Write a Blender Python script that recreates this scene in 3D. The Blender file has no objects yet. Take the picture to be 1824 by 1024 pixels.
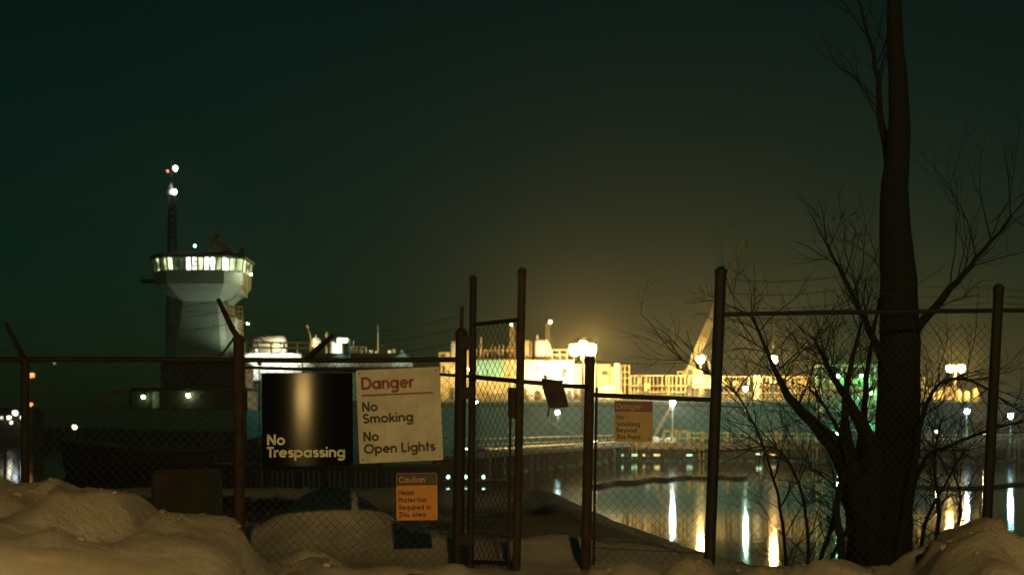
import bpy, math, random
from mathutils import Vector, Matrix, noise as mnoise

# ------------------------------------------------------------------ camera, sky, light, exposure
F = 2500.0            # focal length in photo pixels (photo 1824 wide)
CX, HY = 912.0, 772.0 # principal column, horizon row
CZ = 4.0              # camera height above the water

sc = bpy.context.scene
col = bpy.context.collection
cam_d = bpy.data.cameras.new('camera')
cam = bpy.data.objects.new('camera', cam_d); col.objects.link(cam)
cam.location = (0, 0, CZ); cam.rotation_euler = (math.radians(90), 0, 0)
cam_d.sensor_width = 36; cam_d.lens = 36 * F / 1824
cam_d.shift_y = (HY - 512) / 1824
cam_d.clip_start = 0.1; cam_d.clip_end = 6000
cam_d.dof.use_dof = True; cam_d.dof.focus_distance = 11.5; cam_d.dof.aperture_fstop = 3.2
sc.camera = cam

world = bpy.data.worlds.new('World'); sc.world = world; world.use_nodes = True
nt = world.node_tree; nt.nodes.clear()
sky = nt.nodes.new('ShaderNodeTexSky'); sky.sky_type = 'NISHITA'; sky.sun_disc = False
sky.sun_elevation = math.radians(8); sky.sun_rotation = math.radians(180)
tint = nt.nodes.new('ShaderNodeMix'); tint.data_type = 'RGBA'; tint.blend_type = 'MULTIPLY'
tint.inputs['Factor'].default_value = 1.0; tint.inputs['B'].default_value = (0.26, 1.0, 0.62, 1)
bg = nt.nodes.new('ShaderNodeBackground'); bg.inputs['Strength'].default_value = 0.0030
wo = nt.nodes.new('ShaderNodeOutputWorld')
nt.links.new(sky.outputs['Color'], tint.inputs['A'])
nt.links.new(tint.outputs['Result'], bg.inputs['Color'])
nt.links.new(bg.outputs['Background'], wo.inputs['Surface'])

sun_d = bpy.data.lights.new('moon_light', 'SUN'); sun_d.energy = 0.006; sun_d.angle = math.radians(0.5)
sun_d.color = (1.0, 0.93, 0.8)
sun = bpy.data.objects.new('moon_light', sun_d); col.objects.link(sun)
sun.rotation_euler = (math.radians(82), 0, math.radians(0)); sun.location = (0, -40, 60)

sc.view_settings.view_transform = 'Standard'; sc.view_settings.look = 'None'
sc.view_settings.exposure = 0.0; sc.view_settings.gamma = 1.0; sc.view_settings.use_curve_mapping = False
sc.render.engine = 'CYCLES'
cy = sc.cycles
cy.max_bounces = 5; cy.diffuse_bounces = 2; cy.glossy_bounces = 3; cy.transmission_bounces = 2
cy.volume_bounces = 0; cy.transparent_max_bounces = 6
cy.caustics_reflective = False; cy.caustics_refractive = False
cy.sample_clamp_indirect = 2.0
cy.use_denoising = True
try:
    cy.denoiser = 'OPENIMAGEDENOISE'
    cy.use_light_tree = True
except Exception:
    pass

# ------------------------------------------------------------------ helpers
R = random.Random(7)
V = Vector

def P(px, py, D):
    return V(((px - CX) / F * D, D, CZ - (py - HY) / F * D))

def zpx(py, D):
    return CZ - (py - HY) / F * D

class MB:
    def __init__(s): s.v = []; s.f = []
    def quad(s, a, b, c, d):
        n = len(s.v); s.v += [tuple(a), tuple(b), tuple(c), tuple(d)]; s.f.append((n, n+1, n+2, n+3)); return s
    def poly(s, pts):
        n = len(s.v); s.v += [tuple(p) for p in pts]; s.f.append(tuple(range(n, n+len(pts)))); return s
    def box(s, lo, hi, M=None):
        n = len(s.v)
        for z in (lo[2], hi[2]):
            for x, y in ((lo[0], lo[1]), (hi[0], lo[1]), (hi[0], hi[1]), (lo[0], hi[1])):
                p = V((x, y, z))
                s.v.append(tuple(M @ p if M else p))
        s.f += [tuple(n+i for i in q) for q in ((0,3,2,1),(4,5,6,7),(0,1,5,4),(1,2,6,5),(2,3,7,6),(3,0,4,7))]
        return s
    def bbox(s, lo, hi, b):
        """box with chamfered vertical edges and top"""
        x0, y0, z0 = lo; x1, y1, z1 = hi
        ring = [(x0+b,y0),(x1-b,y0),(x1,y0+b),(x1,y1-b),(x1-b,y1),(x0+b,y1),(x0,y1-b),(x0,y0+b)]
        top = [(min(max(x,x0+b),x1-b), min(max(y,y0+b),y1-b)) for x, y in ring]
        n = len(s.v)
        s.v += [(x,y,z0) for x,y in ring] + [(x,y,z1-b) for x,y in ring] + [(x*0.999+0.001*(x0+x1)/2,y,z1) for x,y in top]
        for k in range(2):
            for i in range(8):
                j = (i+1) % 8
                s.f.append((n+k*8+i, n+k*8+j, n+k*8+8+j, n+k*8+8+i))
        s.f.append(tuple(n+16+i for i in range(8))); s.f.append(tuple(n+7-i for i in range(8)))
        return s
    def tube(s, pts, r, n=6, caps=True):
        pts = [V(p) for p in pts]
        rr = r if isinstance(r, (list, tuple)) else [r]*len(pts)
        base = len(s.v)
        up = None
        for i, p in enumerate(pts):
            if i == 0: t = pts[1]-pts[0]
            elif i == len(pts)-1: t = pts[-1]-pts[-2]
            else: t = pts[i+1]-pts[i-1]
            if t.length < 1e-9: t = V((0,0,1))
            t.normalize()
            if up is None:
                up = V((0,0,1)) if abs(t.z) < 0.9 else V((1,0,0))
            a = t.cross(up)
            if a.length < 1e-6: a = t.cross(V((0,1,0)))
            a.normalize(); b = a.cross(t); b.normalize(); up = b
            for k in range(n):
                g = 2*math.pi*(k+0.5)/n
                s.v.append(tuple(p + (a*math.cos(g) + b*math.sin(g))*rr[i]))
        for i in range(len(pts)-1):
            for k in range(n):
                k2 = (k+1) % n
                s.f.append((base+i*n+k, base+i*n+k2, base+(i+1)*n+k2, base+(i+1)*n+k))
        if caps:
            s.f.append(tuple(base+n-1-k for k in range(n)))
            s.f.append(tuple(base+(len(pts)-1)*n+k for k in range(n)))
        return s
    def lathe(s, c, prof, n=16, axis='z', sx=1.0, sy=1.0):
        """prof: (radius, height) list"""
        base = len(s.v); c = V(c)
        for r, h in prof:
            for k in range(n):
                g = 2*math.pi*(k+0.5)/n
                a, b = r*math.cos(g)*sx, r*math.sin(g)*sy
                q = V((a, b, h)) if axis == 'z' else (V((h, a, b)) if axis == 'x' else V((a, h, b)))
                s.v.append(tuple(c+q))
        for i in range(len(prof)-1):
            for k in range(n):
                k2 = (k+1) % n
                s.f.append((base+i*n+k, base+i*n+k2, base+(i+1)*n+k2, base+(i+1)*n+k))
        s.f.append(tuple(base+n-1-k for k in range(n)))
        s.f.append(tuple(base+(len(prof)-1)*n+k for k in range(n)))
        return s
    def ball(s, c, r, n=10, m=6, sz=1.0):
        prof = [(max(r*math.sin(math.pi*i/m), r*0.02), -r*sz*math.cos(math.pi*i/m)) for i in range(m+1)]
        return s.lathe(c, prof, n)
    def build(s, name, m, parent=None, smooth=False, stuff=False):
        off = wloc(parent) if parent else V((0,0,0))
        me = bpy.data.meshes.new(name)
        me.from_pydata([(x-off.x, y-off.y, z-off.z) for x, y, z in s.v], [], s.f)
        me.materials.append(m)
        if smooth:
            me.polygons.foreach_set('use_smooth', [True]*len(me.polygons))
        me.update()
        o = bpy.data.objects.new(name, me); col.objects.link(o)
        if parent: o.parent = parent
        if stuff: o['kind'] = 'stuff'
        return o

def wloc(o):
    p = V((0,0,0))
    while o is not None:
        p = p + V(o.location); o = o.parent
    return p

def thing(name, label, cat, loc=(0,0,0), group=None):
    o = bpy.data.objects.new(name, None); col.objects.link(o)
    o.empty_display_size = 0.3
    o.location = loc; o['label'] = label; o['category'] = cat
    if group: o['group'] = group
    return o

def tag(o, label, cat, group=None):
    o['label'] = label; o['category'] = cat
    if group: o['group'] = group
    return o

def struct(o): o['kind'] = 'structure'; return o

def mat(name, c, rough=0.6, metal=0.0, c2=None, scale=3.0, bump=0.0, bscale=None, spec=0.5):
    m = bpy.data.materials.new(name); m.use_nodes = True
    n = m.node_tree.nodes; l = m.node_tree.links
    b = n['Principled BSDF']
    b.inputs['Roughness'].default_value = rough; b.inputs['Metallic'].default_value = metal
    b.inputs['Specular IOR Level'].default_value = spec
    if c2 is None: c2 = tuple(x*0.62 for x in c)
    tc = n.new('ShaderNodeTexCoord')
    tx = n.new('ShaderNodeTexNoise'); tx.inputs['Scale'].default_value = scale
    tx.inputs['Detail'].default_value = 5; tx.inputs['Roughness'].default_value = 0.65
    l.new(tc.outputs['Object'], tx.inputs['Vector'])
    rp = n.new('ShaderNodeValToRGB')
    rp.color_ramp.elements[0].position = 0.35; rp.color_ramp.elements[1].position = 0.62
    rp.color_ramp.elements[0].color = (*c2, 1); rp.color_ramp.elements[1].color = (*c, 1)
    l.new(tx.outputs['Fac'], rp.inputs['Fac']); l.new(rp.outputs['Color'], b.inputs['Base Color'])
    if bump:
        t2 = n.new('ShaderNodeTexNoise'); t2.inputs['Scale'].default_value = bscale or scale*6
        t2.inputs['Detail'].default_value = 4
        l.new(tc.outputs['Object'], t2.inputs['Vector'])
        bp = n.new('ShaderNodeBump'); bp.inputs['Strength'].default_value = 1.0; bp.inputs['Distance'].default_value = bump
        l.new(t2.outputs['Fac'], bp.inputs['Height']); l.new(bp.outputs['Normal'], b.inputs['Normal'])
    return m

def emit(name, c, s, vary=0.0, vscale=1.0):
    m = bpy.data.materials.new(name); m.use_nodes = True
    n = m.node_tree.nodes; l = m.node_tree.links
    b = n['Principled BSDF']
    b.inputs['Base Color'].default_value = (0.8, 0.8, 0.75, 1)
    b.inputs['Emission Color'].default_value = (*c, 1); b.inputs['Emission Strength'].default_value = s
    if vary:
        tc = n.new('ShaderNodeTexCoord'); tx = n.new('ShaderNodeTexNoise'); tx.inputs['Scale'].default_value = vscale
        mp = n.new('ShaderNodeMapRange')
        mp.inputs['From Min'].default_value = 0.35; mp.inputs['From Max'].default_value = 0.65
        mp.inputs['To Min'].default_value = s*(1-vary); mp.inputs['To Max'].default_value = s*(1+vary)
        l.new(tc.outputs['Object'], tx.inputs['Vector']); l.new(tx.outputs['Fac'], mp.inputs['Value'])
        l.new(mp.outputs['Result'], b.inputs['Emission Strength'])
    return m

M = dict(
    galv=mat('weathered_fence_steel', (0.016, 0.016, 0.014), 0.75, 0.0, (0.007, 0.007, 0.006), 9, 0.002),
    wire=mat('fence_wire', (0.028, 0.025, 0.021), 0.7, 0.0, (0.016, 0.014, 0.011), 12),
    rust=mat('rusty_pipe', (0.050, 0.034, 0.022), 0.8, 0.0, (0.016, 0.011, 0.008), 14, 0.002),
    white_sign=mat('white_sign_paint', (0.66, 0.64, 0.58), 0.5, 0, (0.50, 0.46, 0.38), 5, 0.0015, 30),
    black_sign=mat('black_sign_enamel', (0.008, 0.010, 0.010), 0.085, 0, (0.005, 0.006, 0.006), 3, spec=0.010),
    orange_sign=mat('orange_sign_paint', (0.80, 0.30, 0.03), 0.5, 0, (0.66, 0.23, 0.02), 5),
    yellow_sign=mat('faded_sign_paint', (0.50, 0.36, 0.15), 0.55, 0, (0.40, 0.28, 0.11), 5),
    red_ink=mat('red_lettering', (0.30, 0.025, 0.02), 0.5), red_band=mat('dark_red_band', (0.16, 0.022, 0.014), 0.5),
    black_ink=mat('black_lettering', (0.014, 0.016, 0.015), 0.5), white_ink=mat('white_lettering', (0.72, 0.74, 0.66), 0.45, 0, (0.62, 0.66, 0.56), 4),
    bark=mat('dark_bark', (0.007, 0.014, 0.011), 0.95, 0, (0.003, 0.006, 0.005), 14, 0.012, 40),
    twig=mat('twig_bark', (0.008, 0.010, 0.009), 0.9, 0, (0.004, 0.005, 0.005), 8),
    hull=mat('dark_blue_hull_paint', (0.018, 0.16, 0.17), 0.5, 0, (0.011, 0.10, 0.115), 0.35, 0.01, 0.8),
    stern=mat('green_black_hull_paint', (0.014, 0.045, 0.040), 0.5, 0, (0.009, 0.03, 0.027), 0.4),
    ship_white=mat('ship_white_paint', (0.72, 0.73, 0.68), 0.45, 0, (0.55, 0.54, 0.46), 0.6, 0.004, 3),
    ship_cream=mat('ship_cream_paint', (0.62, 0.55, 0.36), 0.5, 0, (0.42, 0.33, 0.18), 0.9),
    ship_buff=mat('ship_buff_paint', (0.52, 0.40, 0.20), 0.55, 0, (0.30, 0.20, 0.10), 1.2),
    ship_teal=mat('ship_teal_panel', (0.22, 0.52, 0.52), 0.5, 0, (0.16, 0.42, 0.42), 0.5),
    ship_dark=mat('ship_dark_steel', (0.05, 0.05, 0.045), 0.6, 0, (0.025, 0.025, 0.02), 1.5),
    ship_brown=mat('ship_brown_steel', (0.20, 0.13, 0.07), 0.6, 0, (0.10, 0.06, 0.035), 1.0),
    yellow=mat('yellow_rail_paint', (0.62, 0.50, 0.10), 0.5, 0, (0.42, 0.32, 0.06), 2),
    green=mat('green_rail_colour', (0.15, 0.55, 0.15), 0.5, 0, (0.10, 0.38, 0.10), 2),
    tug_grey=mat('tug_grey_white_paint', (0.55, 0.60, 0.55), 0.5, 0, (0.42, 0.47, 0.42), 0.5, 0.004, 2),
    tug_dark=mat('tug_dark_paint', (0.030, 0.045, 0.038), 0.55, 0, (0.016, 0.024, 0.020), 0.7),
    tug_buff=mat('tug_buff_paint', (0.42, 0.24, 0.10), 0.6, 0, (0.26, 0.13, 0.05), 1.0),
    timber=mat('dock_timber', (0.034, 0.034, 0.026), 0.9, 0, (0.014, 0.014, 0.011), 1.5, 0.01),
    concrete=mat('dock_concrete', (0.34, 0.32, 0.27), 0.8, 0, (0.20, 0.18, 0.15), 0.8, 0.006),
    pipe=mat('dock_pipe_paint', (0.42, 0.38, 0.26), 0.45, 0.2, (0.26, 0.22, 0.14), 1.0),
    pole=mat('lamp_pole_steel', (0.22, 0.22, 0.20), 0.5, 0.4, (0.14, 0.14, 0.12), 2),
    rope=mat('mooring_rope', (0.42, 0.36, 0.24), 0.9, 0, (0.28, 0.23, 0.15), 6),
    crane=mat('crane_paint', (0.17, 0.15, 0.085), 0.6, 0, (0.10, 0.085, 0.045), 0.8),
    boom=mat('floating_boom_fabric', (0.022, 0.022, 0.020), 0.7, 0, (0.012, 0.012, 0.01), 1),
    shore=mat('far_shore_soil', (0.030, 0.034, 0.026), 0.95, 0, (0.014, 0.016, 0.012), 0.05),
    far_wall=mat('far_shed_cladding', (0.22, 0.22, 0.20), 0.8, 0, (0.14, 0.14, 0.13), 0.3),
    block=mat('barrier_concrete', (0.055, 0.05, 0.04), 0.9, 0, (0.03, 0.027, 0.02), 3, 0.006),
    glass=mat('dark_window_glass', (0.02, 0.025, 0.025), 0.1, 0, (0.015, 0.02, 0.02), 1),
)

def brushed(m, aniso):
    n = m.node_tree.nodes; b = n['Principled BSDF']; b.inputs['Anisotropic'].default_value = aniso
    cx = n.new('ShaderNodeCombineXYZ'); cx.inputs[2].default_value = 1.0
    m.node_tree.links.new(cx.outputs[0], b.inputs['Tangent'])
brushed(M['black_sign'], 0.93)
# ------------------------------------------------------------------ water
def water_mat():
    m = bpy.data.materials.new('calm_harbour_water'); m.use_nodes = True
    n = m.node_tree.nodes; l = m.node_tree.links; b = n['Principled BSDF']
    b.inputs['Base Color'].default_value = (0.004, 0.010, 0.009, 1)
    b.inputs['Roughness'].default_value = 0.055; b.inputs['IOR'].default_value = 1.33
    tc = n.new('ShaderNodeTexCoord')
    mp = n.new('ShaderNodeMapping'); mp.inputs['Scale'].default_value = (0.35, 0.5, 1)
    t = n.new('ShaderNodeTexNoise'); t.inputs['Scale'].default_value = 0.9; t.inputs['Detail'].default_value = 3
    bp = n.new('ShaderNodeBump'); bp.inputs['Strength'].default_value = 1.0; bp.inputs['Distance'].default_value = 0.006
    l.new(tc.outputs['Object'], mp.inputs['Vector']); l.new(mp.outputs['Vector'], t.inputs['Vector'])
    l.new(t.outputs['Fac'], bp.inputs['Height']); l.new(bp.outputs['Normal'], b.inputs['Normal'])
    return m
w = MB(); w.quad((-1450, -60, 0), (1450, -60, 0), (1450, 1500, 0), (-1450, 1500, 0))
struct(w.build('water', water_mat()))

# ------------------------------------------------------------------ snow ground
def interp(x, tab):
    if x <= tab[0][0]: return tab[0][1]
    for (a, b), (c, d) in zip(tab, tab[1:]):
        if x <= c:
            t = (x-a)/(c-a); t = t*t*(3-2*t)
            return b + (d-b)*t
    return tab[-1][1]
YC = 8.4
crest_px = [(-700, 838), (-200, 825), (0, 829), (95, 843), (135, 874), (240, 880), (310, 900), (335, 914), (405, 916), (450, 962), (520, 975), (640, 985),
            (720, 1000), (800, 1016), (860, 1035), (1000, 1035), (1070, 1000), (1150, 990), (1260, 994), (1340, 1012), (1480, 1013), (1560, 1003),
            (1640, 982), (1700, 955), (1775, 913), (1840, 930), (2000, 930), (2600, 950)]
crest = [((px-CX)/F*YC, CZ-(py-HY)/F*YC) for px, py in crest_px]
shore_line = [(-60, 34), (-14, 33), (-3.4, 31.5), (-1, 29.5), (1.5, 28.2), (2.3, 23), (2.65, 19.5), (2.95, 16.8), (3.6, 14.6), (7, 13.9), (14, 13.6), (60, 13.5)]
def shore_y(x):
    for (a, b), (c, d) in zip(shore_line, shore_line[1:]):
        if x <= c: return b + (d-b)*max(0, min(1, (x-a)/(c-a)))
    return shore_line[-1][1]
def g2(x, y, cx, cy, sx, sy):
    return math.exp(-((x-cx)/sx)**2 - ((y-cy)/sy)**2)
def sdist(x, y):
    """approximate distance inside the shore"""
    best = 1e9
    for (a, b), (c, d) in zip(shore_line, shore_line[1:]):
        dx, dy = c-a, d-b
        t = max(0, min(1, ((x-a)*dx+(y-b)*dy)/(dx*dx+dy*dy)))
        best = min(best, math.hypot(x-a-t*dx, y-b-t*dy))
    return best if y < shore_y(x) else -best
def ground(x, y):
    zb = 2.95 - max(0, y-11)*0.027
    if y < 2: zb = 2.95 - 0.15*min(1, (2-y)/3)
    xs = x*YC/max(y, 3.0) if 3 < y < YC else x
    c = interp(xs, crest)
    s = 2.6 if y < YC else 1.25
    k = math.exp(-((y-YC)/s)**2)
    z = zb + max(-0.05, c-zb)*k
    # near ridge at the photographer's feet
    nr = interp(x, [(-2.2, 0.79), (-1.0, 0.78), (-0.68, 0.745), (-0.45, 0.70), (-0.2, 0.755), (-0.08, 0.68), (0.1, 0.60), (0.5, 0.60), (1.2, 0.62), (3, 0.55)])
    z += nr*math.exp(-((y-3.0)/0.75)**2)
    # mounds beyond the fence
    z += 0.58*g2(x, y, -1.75, 13.6, 0.72, 0.72)
    z += 0.14*g2(x, y, -0.75, 12.9, 0.5, 0.6) + 0.16*g2(x, y, 0.40, 12.7, 0.6, 0.8)
    z += 0.30*g2(x, y, -3.9, 15.5, 1.3, 1.6)
    d = sdist(x, y)
    # plough berm along the edge
    bw = 1.0 - max(0.0, min(1.0, (x-0.6)/1.0))
    z += 0.40*bw*math.exp(-((d-0.9)/0.55)**2)
    lw = max(0.0, min(1.0, (x-1.2)/1.6)) * max(0.0, min(1.0, (y-11.2)/2.2))
    z -= 0.36*lw*lw*(3-2*lw)
    # lumps
    q = mnoise.fractal(V((x*0.9+y*0.5, y*0.55-x*0.25, 3.1)), 0.9, 2.1, 3)
    q2 = mnoise.noise(V((x*2.6+y*1.2, y*1.0, 9.0)))
    amp = 0.10*k + 0.035
    if y < 4.5: amp = 0.03
    z += amp*q + 0.35*amp*q2 + 0.055*k*min(1, max(0, -x-1.9))
    q3 = abs(mnoise.noise(V((x*1.5-y*0.55, y*0.9+x*0.45, 1.7))))
    z -= 0.34*k*max(0, 0.30-q3)*2 * min(1, max(0, (y-4.2)/1.5))
    z += 0.07*k*mnoise.noise(V((x*3.1-y*0.8, y*1.7+x*0.6, 4.4))) + 0.028*k*mnoise.fractal(V((x*6-y*2.2, y*3.4, 2.2)), 0.9, 2.1, 2)
    if d < 0:
        z = max(-1.2, z - (-d)*1.15)
    return z
def axis(breaks):
    out = []
    for a, b, st in breaks:
        n = max(1, int(round((b-a)/st)))
        out += [a+(b-a)*i/n for i in range(n)]
    out.append(breaks[-1][1]); return out
xs = axis([(-60, -16, 4), (-16, -7, 0.5), (-7, -4, 0.14), (-4, 4.5, 0.065), (4.5, 9, 0.25), (9, 16, 0.7), (16, 60, 4)])
ys = axis([(-60, -6, 5), (-6, 2, 0.8), (2, 11, 0.075), (11, 16, 0.12), (16, 36, 0.3), (36, 44, 2)])
gv = []; cover = []; dirt = []
for y in ys:
    for x in xs:
        z = ground(x, y); gv.append((x, y, z))
        d = sdist(x, y)
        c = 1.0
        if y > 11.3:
            c = 0.80 - 0.95*g2(x, y, 0.75, 20, 1.7, 5.5)  # blends a broad oval of the yard toward the dark ground colour
            if x < -3.0 and y > 15: c -= min(0.6, (-3.0-x)*0.5)  # and the far left yard as well
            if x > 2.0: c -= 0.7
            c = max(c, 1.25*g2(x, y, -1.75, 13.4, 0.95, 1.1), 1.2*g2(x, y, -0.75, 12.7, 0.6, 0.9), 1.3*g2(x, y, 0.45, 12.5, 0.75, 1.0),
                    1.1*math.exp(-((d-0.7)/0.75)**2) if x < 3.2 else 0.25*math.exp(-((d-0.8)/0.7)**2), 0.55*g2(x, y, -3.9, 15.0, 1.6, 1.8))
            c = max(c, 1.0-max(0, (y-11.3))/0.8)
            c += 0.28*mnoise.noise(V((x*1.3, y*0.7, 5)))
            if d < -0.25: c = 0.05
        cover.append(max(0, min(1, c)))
        dirt.append(0.42*math.exp(-((y-YC)/2.2)**2) if y < 11.5 else 0.0)
gf = []
nx = len(xs)
for j in range(len(ys)-1):
    for i in range(nx-1):
        a = j*nx+i; gf.append((a, a+1, a+nx+1, a+nx))
me = bpy.data.meshes.new('snow_ground'); me.from_pydata(gv, [], gf)
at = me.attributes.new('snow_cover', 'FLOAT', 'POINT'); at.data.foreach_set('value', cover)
ad_ = me.attributes.new('road_dirt', 'FLOAT', 'POINT'); ad_.data.foreach_set('value', dirt)
me.polygons.foreach_set('use_smooth', [True]*len(me.polygons)); me.update()
def snow_mat():
    m = bpy.data.materials.new('old_snow_over_dark_ground'); m.use_nodes = True
    n = m.node_tree.nodes; l = m.node_tree.links; b = n['Principled BSDF']
    b.inputs['Roughness'].default_value = 0.75; b.inputs['Specular IOR Level'].default_value = 0.25
    tc = n.new('ShaderNodeTexCoord')
    a = n.new('ShaderNodeAttribute'); a.attribute_name = 'snow_cover'
    t = n.new('ShaderNodeTexNoise'); t.inputs['Scale'].default_value = 2.2; t.inputs['Detail'].default_value = 8; t.inputs['Roughness'].default_value = 0.7
    l.new(tc.outputs['Object'], t.inputs['Vector'])
    rp = n.new('ShaderNodeValToRGB')
    rp.color_ramp.elements[0].position = 0.30; rp.color_ramp.elements[0].color = (0.52, 0.47, 0.38, 1)
    rp.color_ramp.elements[1].position = 0.58; rp.color_ramp.elements[1].color = (0.84, 0.81, 0.74, 1)
    l.new(t.outputs['Fac'], rp.inputs['Fac'])
    t3 = n.new('ShaderNodeTexNoise'); t3.inputs['Scale'].default_value = 5; t3.inputs['Detail'].default_value = 6
    l.new(tc.outputs['Object'], t3.inputs['Vector'])
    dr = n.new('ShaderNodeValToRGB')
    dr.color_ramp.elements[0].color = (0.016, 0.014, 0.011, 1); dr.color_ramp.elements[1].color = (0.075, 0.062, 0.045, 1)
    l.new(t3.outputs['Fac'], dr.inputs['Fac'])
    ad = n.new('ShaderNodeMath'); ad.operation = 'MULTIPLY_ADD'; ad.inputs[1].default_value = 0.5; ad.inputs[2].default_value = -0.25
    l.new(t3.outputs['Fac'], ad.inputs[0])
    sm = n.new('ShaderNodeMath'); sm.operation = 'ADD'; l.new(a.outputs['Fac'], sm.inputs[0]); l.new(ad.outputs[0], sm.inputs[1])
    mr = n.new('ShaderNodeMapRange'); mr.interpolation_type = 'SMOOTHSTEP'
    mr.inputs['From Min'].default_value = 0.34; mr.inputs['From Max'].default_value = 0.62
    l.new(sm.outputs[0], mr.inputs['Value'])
    mx = n.new('ShaderNodeMix'); mx.data_type = 'RGBA'
    a2 = n.new('ShaderNodeAttribute'); a2.attribute_name = 'road_dirt'
    t4 = n.new('ShaderNodeTexNoise'); t4.inputs['Scale'].default_value = 3.3; t4.inputs['Detail'].default_value = 7; t4.inputs['Roughness'].default_value = 0.7
    l.new(tc.outputs['Object'], t4.inputs['Vector'])
    m4 = n.new('ShaderNodeMapRange'); m4.inputs['From Min'].default_value = 0.3; m4.inputs['From Max'].default_value = 0.7; m4.inputs['To Min'].default_value = 0.35; m4.inputs['To Max'].default_value = 1.0
    l.new(t4.outputs['Fac'], m4.inputs['Value'])
    md = n.new('ShaderNodeMath'); md.operation = 'MULTIPLY'; l.new(a2.outputs['Fac'], md.inputs[0]); l.new(m4.outputs['Result'], md.inputs[1])
    mx2 = n.new('ShaderNodeMix'); mx2.data_type = 'RGBA'; mx2.inputs['B'].default_value = (0.20, 0.165, 0.12, 1)
    l.new(md.outputs[0], mx2.inputs['Factor']); l.new(rp.outputs['Color'], mx2.inputs['A'])
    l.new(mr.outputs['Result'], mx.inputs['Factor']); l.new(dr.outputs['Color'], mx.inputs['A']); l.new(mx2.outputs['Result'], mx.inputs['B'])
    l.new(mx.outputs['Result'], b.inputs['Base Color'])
    t2 = n.new('ShaderNodeTexNoise'); t2.inputs['Scale'].default_value = 11; t2.inputs['Detail'].default_value = 10; t2.inputs['Roughness'].default_value = 0.72
    l.new(tc.outputs['Object'], t2.inputs['Vector'])
    bp = n.new('ShaderNodeBump'); bp.inputs['Strength'].default_value = 1.0; bp.inputs['Distance'].default_value = 0.042
    l.new(t2.outputs['Fac'], bp.inputs['Height']); l.new(bp.outputs['Normal'], b.inputs['Normal'])
    return m
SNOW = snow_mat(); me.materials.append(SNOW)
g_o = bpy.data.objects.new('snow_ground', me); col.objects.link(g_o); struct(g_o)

# crumbs and clods thrown up by the plough
cm = MB(); cr_ = random.Random(99); n_c = 0
while n_c < 900:
    y = cr_.uniform(4.3, 10.4); x = cr_.uniform(-0.42, 0.42)*y*0.95
    if -0.9 < x < 1.0 and cr_.random() < 0.6: continue
    n_c += 1
    r = 0.006+0.024*cr_.random()**4
    z = ground(x, y)-r*0.1
    base = len(cm.v)
    for i in range(4):
        a = math.pi*(i+0.5)/4
        for k in range(6):
            g = 2*math.pi*k/6; q = r*(0.75+0.5*cr_.random())
            cm.v.append((x+q*1.2*math.sin(a)*math.cos(g), y+q*math.sin(a)*math.sin(g), z+q*0.8*math.cos(a)))
    for i in range(3):
        for k in range(6):
            cm.f.append((base+i*6+k, base+(i+1)*6+k, base+(i+1)*6+(k+1) % 6, base+i*6+(k+1) % 6))
    cm.f.append(tuple(base+k for k in range(6))); cm.f.append(tuple(base+23-k for k in range(6)))
clod = mat('snow_clod', (0.44, 0.39, 0.31), 0.9, 0, (0.12, 0.10, 0.07), 2.2, 0.006)
co = cm.build('snow_clods', clod, None, smooth=True, stuff=True)
co['label'] = 'small clods of ploughed snow scattered over the banks'

# far shore: a low dark ridge closing the harbour
fs = MB(); N = 120; prof = []
for i in range(N+1):
    x = -1200 + 2400*i/N
    y0 = 520 + 90*mnoise.noise(V((x*0.004, 1, 0)))
    h = 5 + 7*abs(mnoise.fractal(V((x*0.008, 4, 0)), 1, 2, 4)) + 1.5*mnoise.noise(V((x*0.05, 8, 0)))
    prof.append((x, y0, h))
for (x, y, h), (x2, y2, h2) in zip(prof, prof[1:]):
    fs.quad((x, y, -1), (x2, y2, -1), (x2, y2+12, 2.2), (x, y+12, 2.2))
    fs.quad((x, y+12, 2.2), (x2, y2+12, 2.2), (x2, y2+110, h2), (x, y+110, h))
    fs.quad((x, y+110, h), (x2, y2+110, h2), (x2, 1480, 2), (x, 1480, 2))
struct(fs.build('far_shore', M['shore']))

# ------------------------------------------------------------------ lamps
SOD = (1.0, 0.62, 0.20); SODW = (1.0, 0.65, 0.19); MERC = (0.72, 1.0, 0.80); COOL = (0.70, 0.85, 1.0); CYAN = (0.55, 1.0, 0.85)
def bulb_mat(c, power, r):
    return emit('lamp_glow', c, power/(4*math.pi*math.pi*r*r))
def lamp(name, label, p, zbase, c, power, r=0.22, group=None, pole=M['pole'], pr=0.10, arm=(0.0, 0.0), heads=1, spread=0.5, cap=True):
    """a lamp on a pole; p = bulb position; arm = offset of the pole from the bulb"""
    p = V(p)
    t = thing(name, label, 'lamp', (p.x+arm[0], p.y+arm[1], zbase), group)
    top = V((p.x+arm[0], p.y+arm[1], p.z+0.35))
    MB().tube([(top.x, top.y, zbase), top], [pr*1.3, pr*0.8], 8).build('pole', pole, t)
    MB().lathe((top.x, top.y, zbase), [(pr*2.6, 0), (pr*2.6, 0.12), (pr*1.4, 0.25)], 8).build('base', pole, t)
    for h in range(heads):
        q = p + V(((h-(heads-1)/2)*spread, 0, (0.45 if heads == 3 and h == 1 else 0)))
        hd = MB()
        if abs(arm[0])+abs(arm[1]) > 0.01 or heads > 1:
            hd.tube([top, (q.x, q.y, q.z+r+0.18)], pr*0.5, 6)
        hd.lathe((q.x, q.y, q.z+r*0.75), [(r*1.25, 0), (r*1.1, r*0.5), (r*0.5, r*0.8)], 10)
        ho = hd.build('lamp_head', pole, t)
        MB().ball(q, r, 8, 6, 1.1).build('bulb', bulb_mat(c, power/heads, r), ho, smooth=True)
    return t
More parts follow.
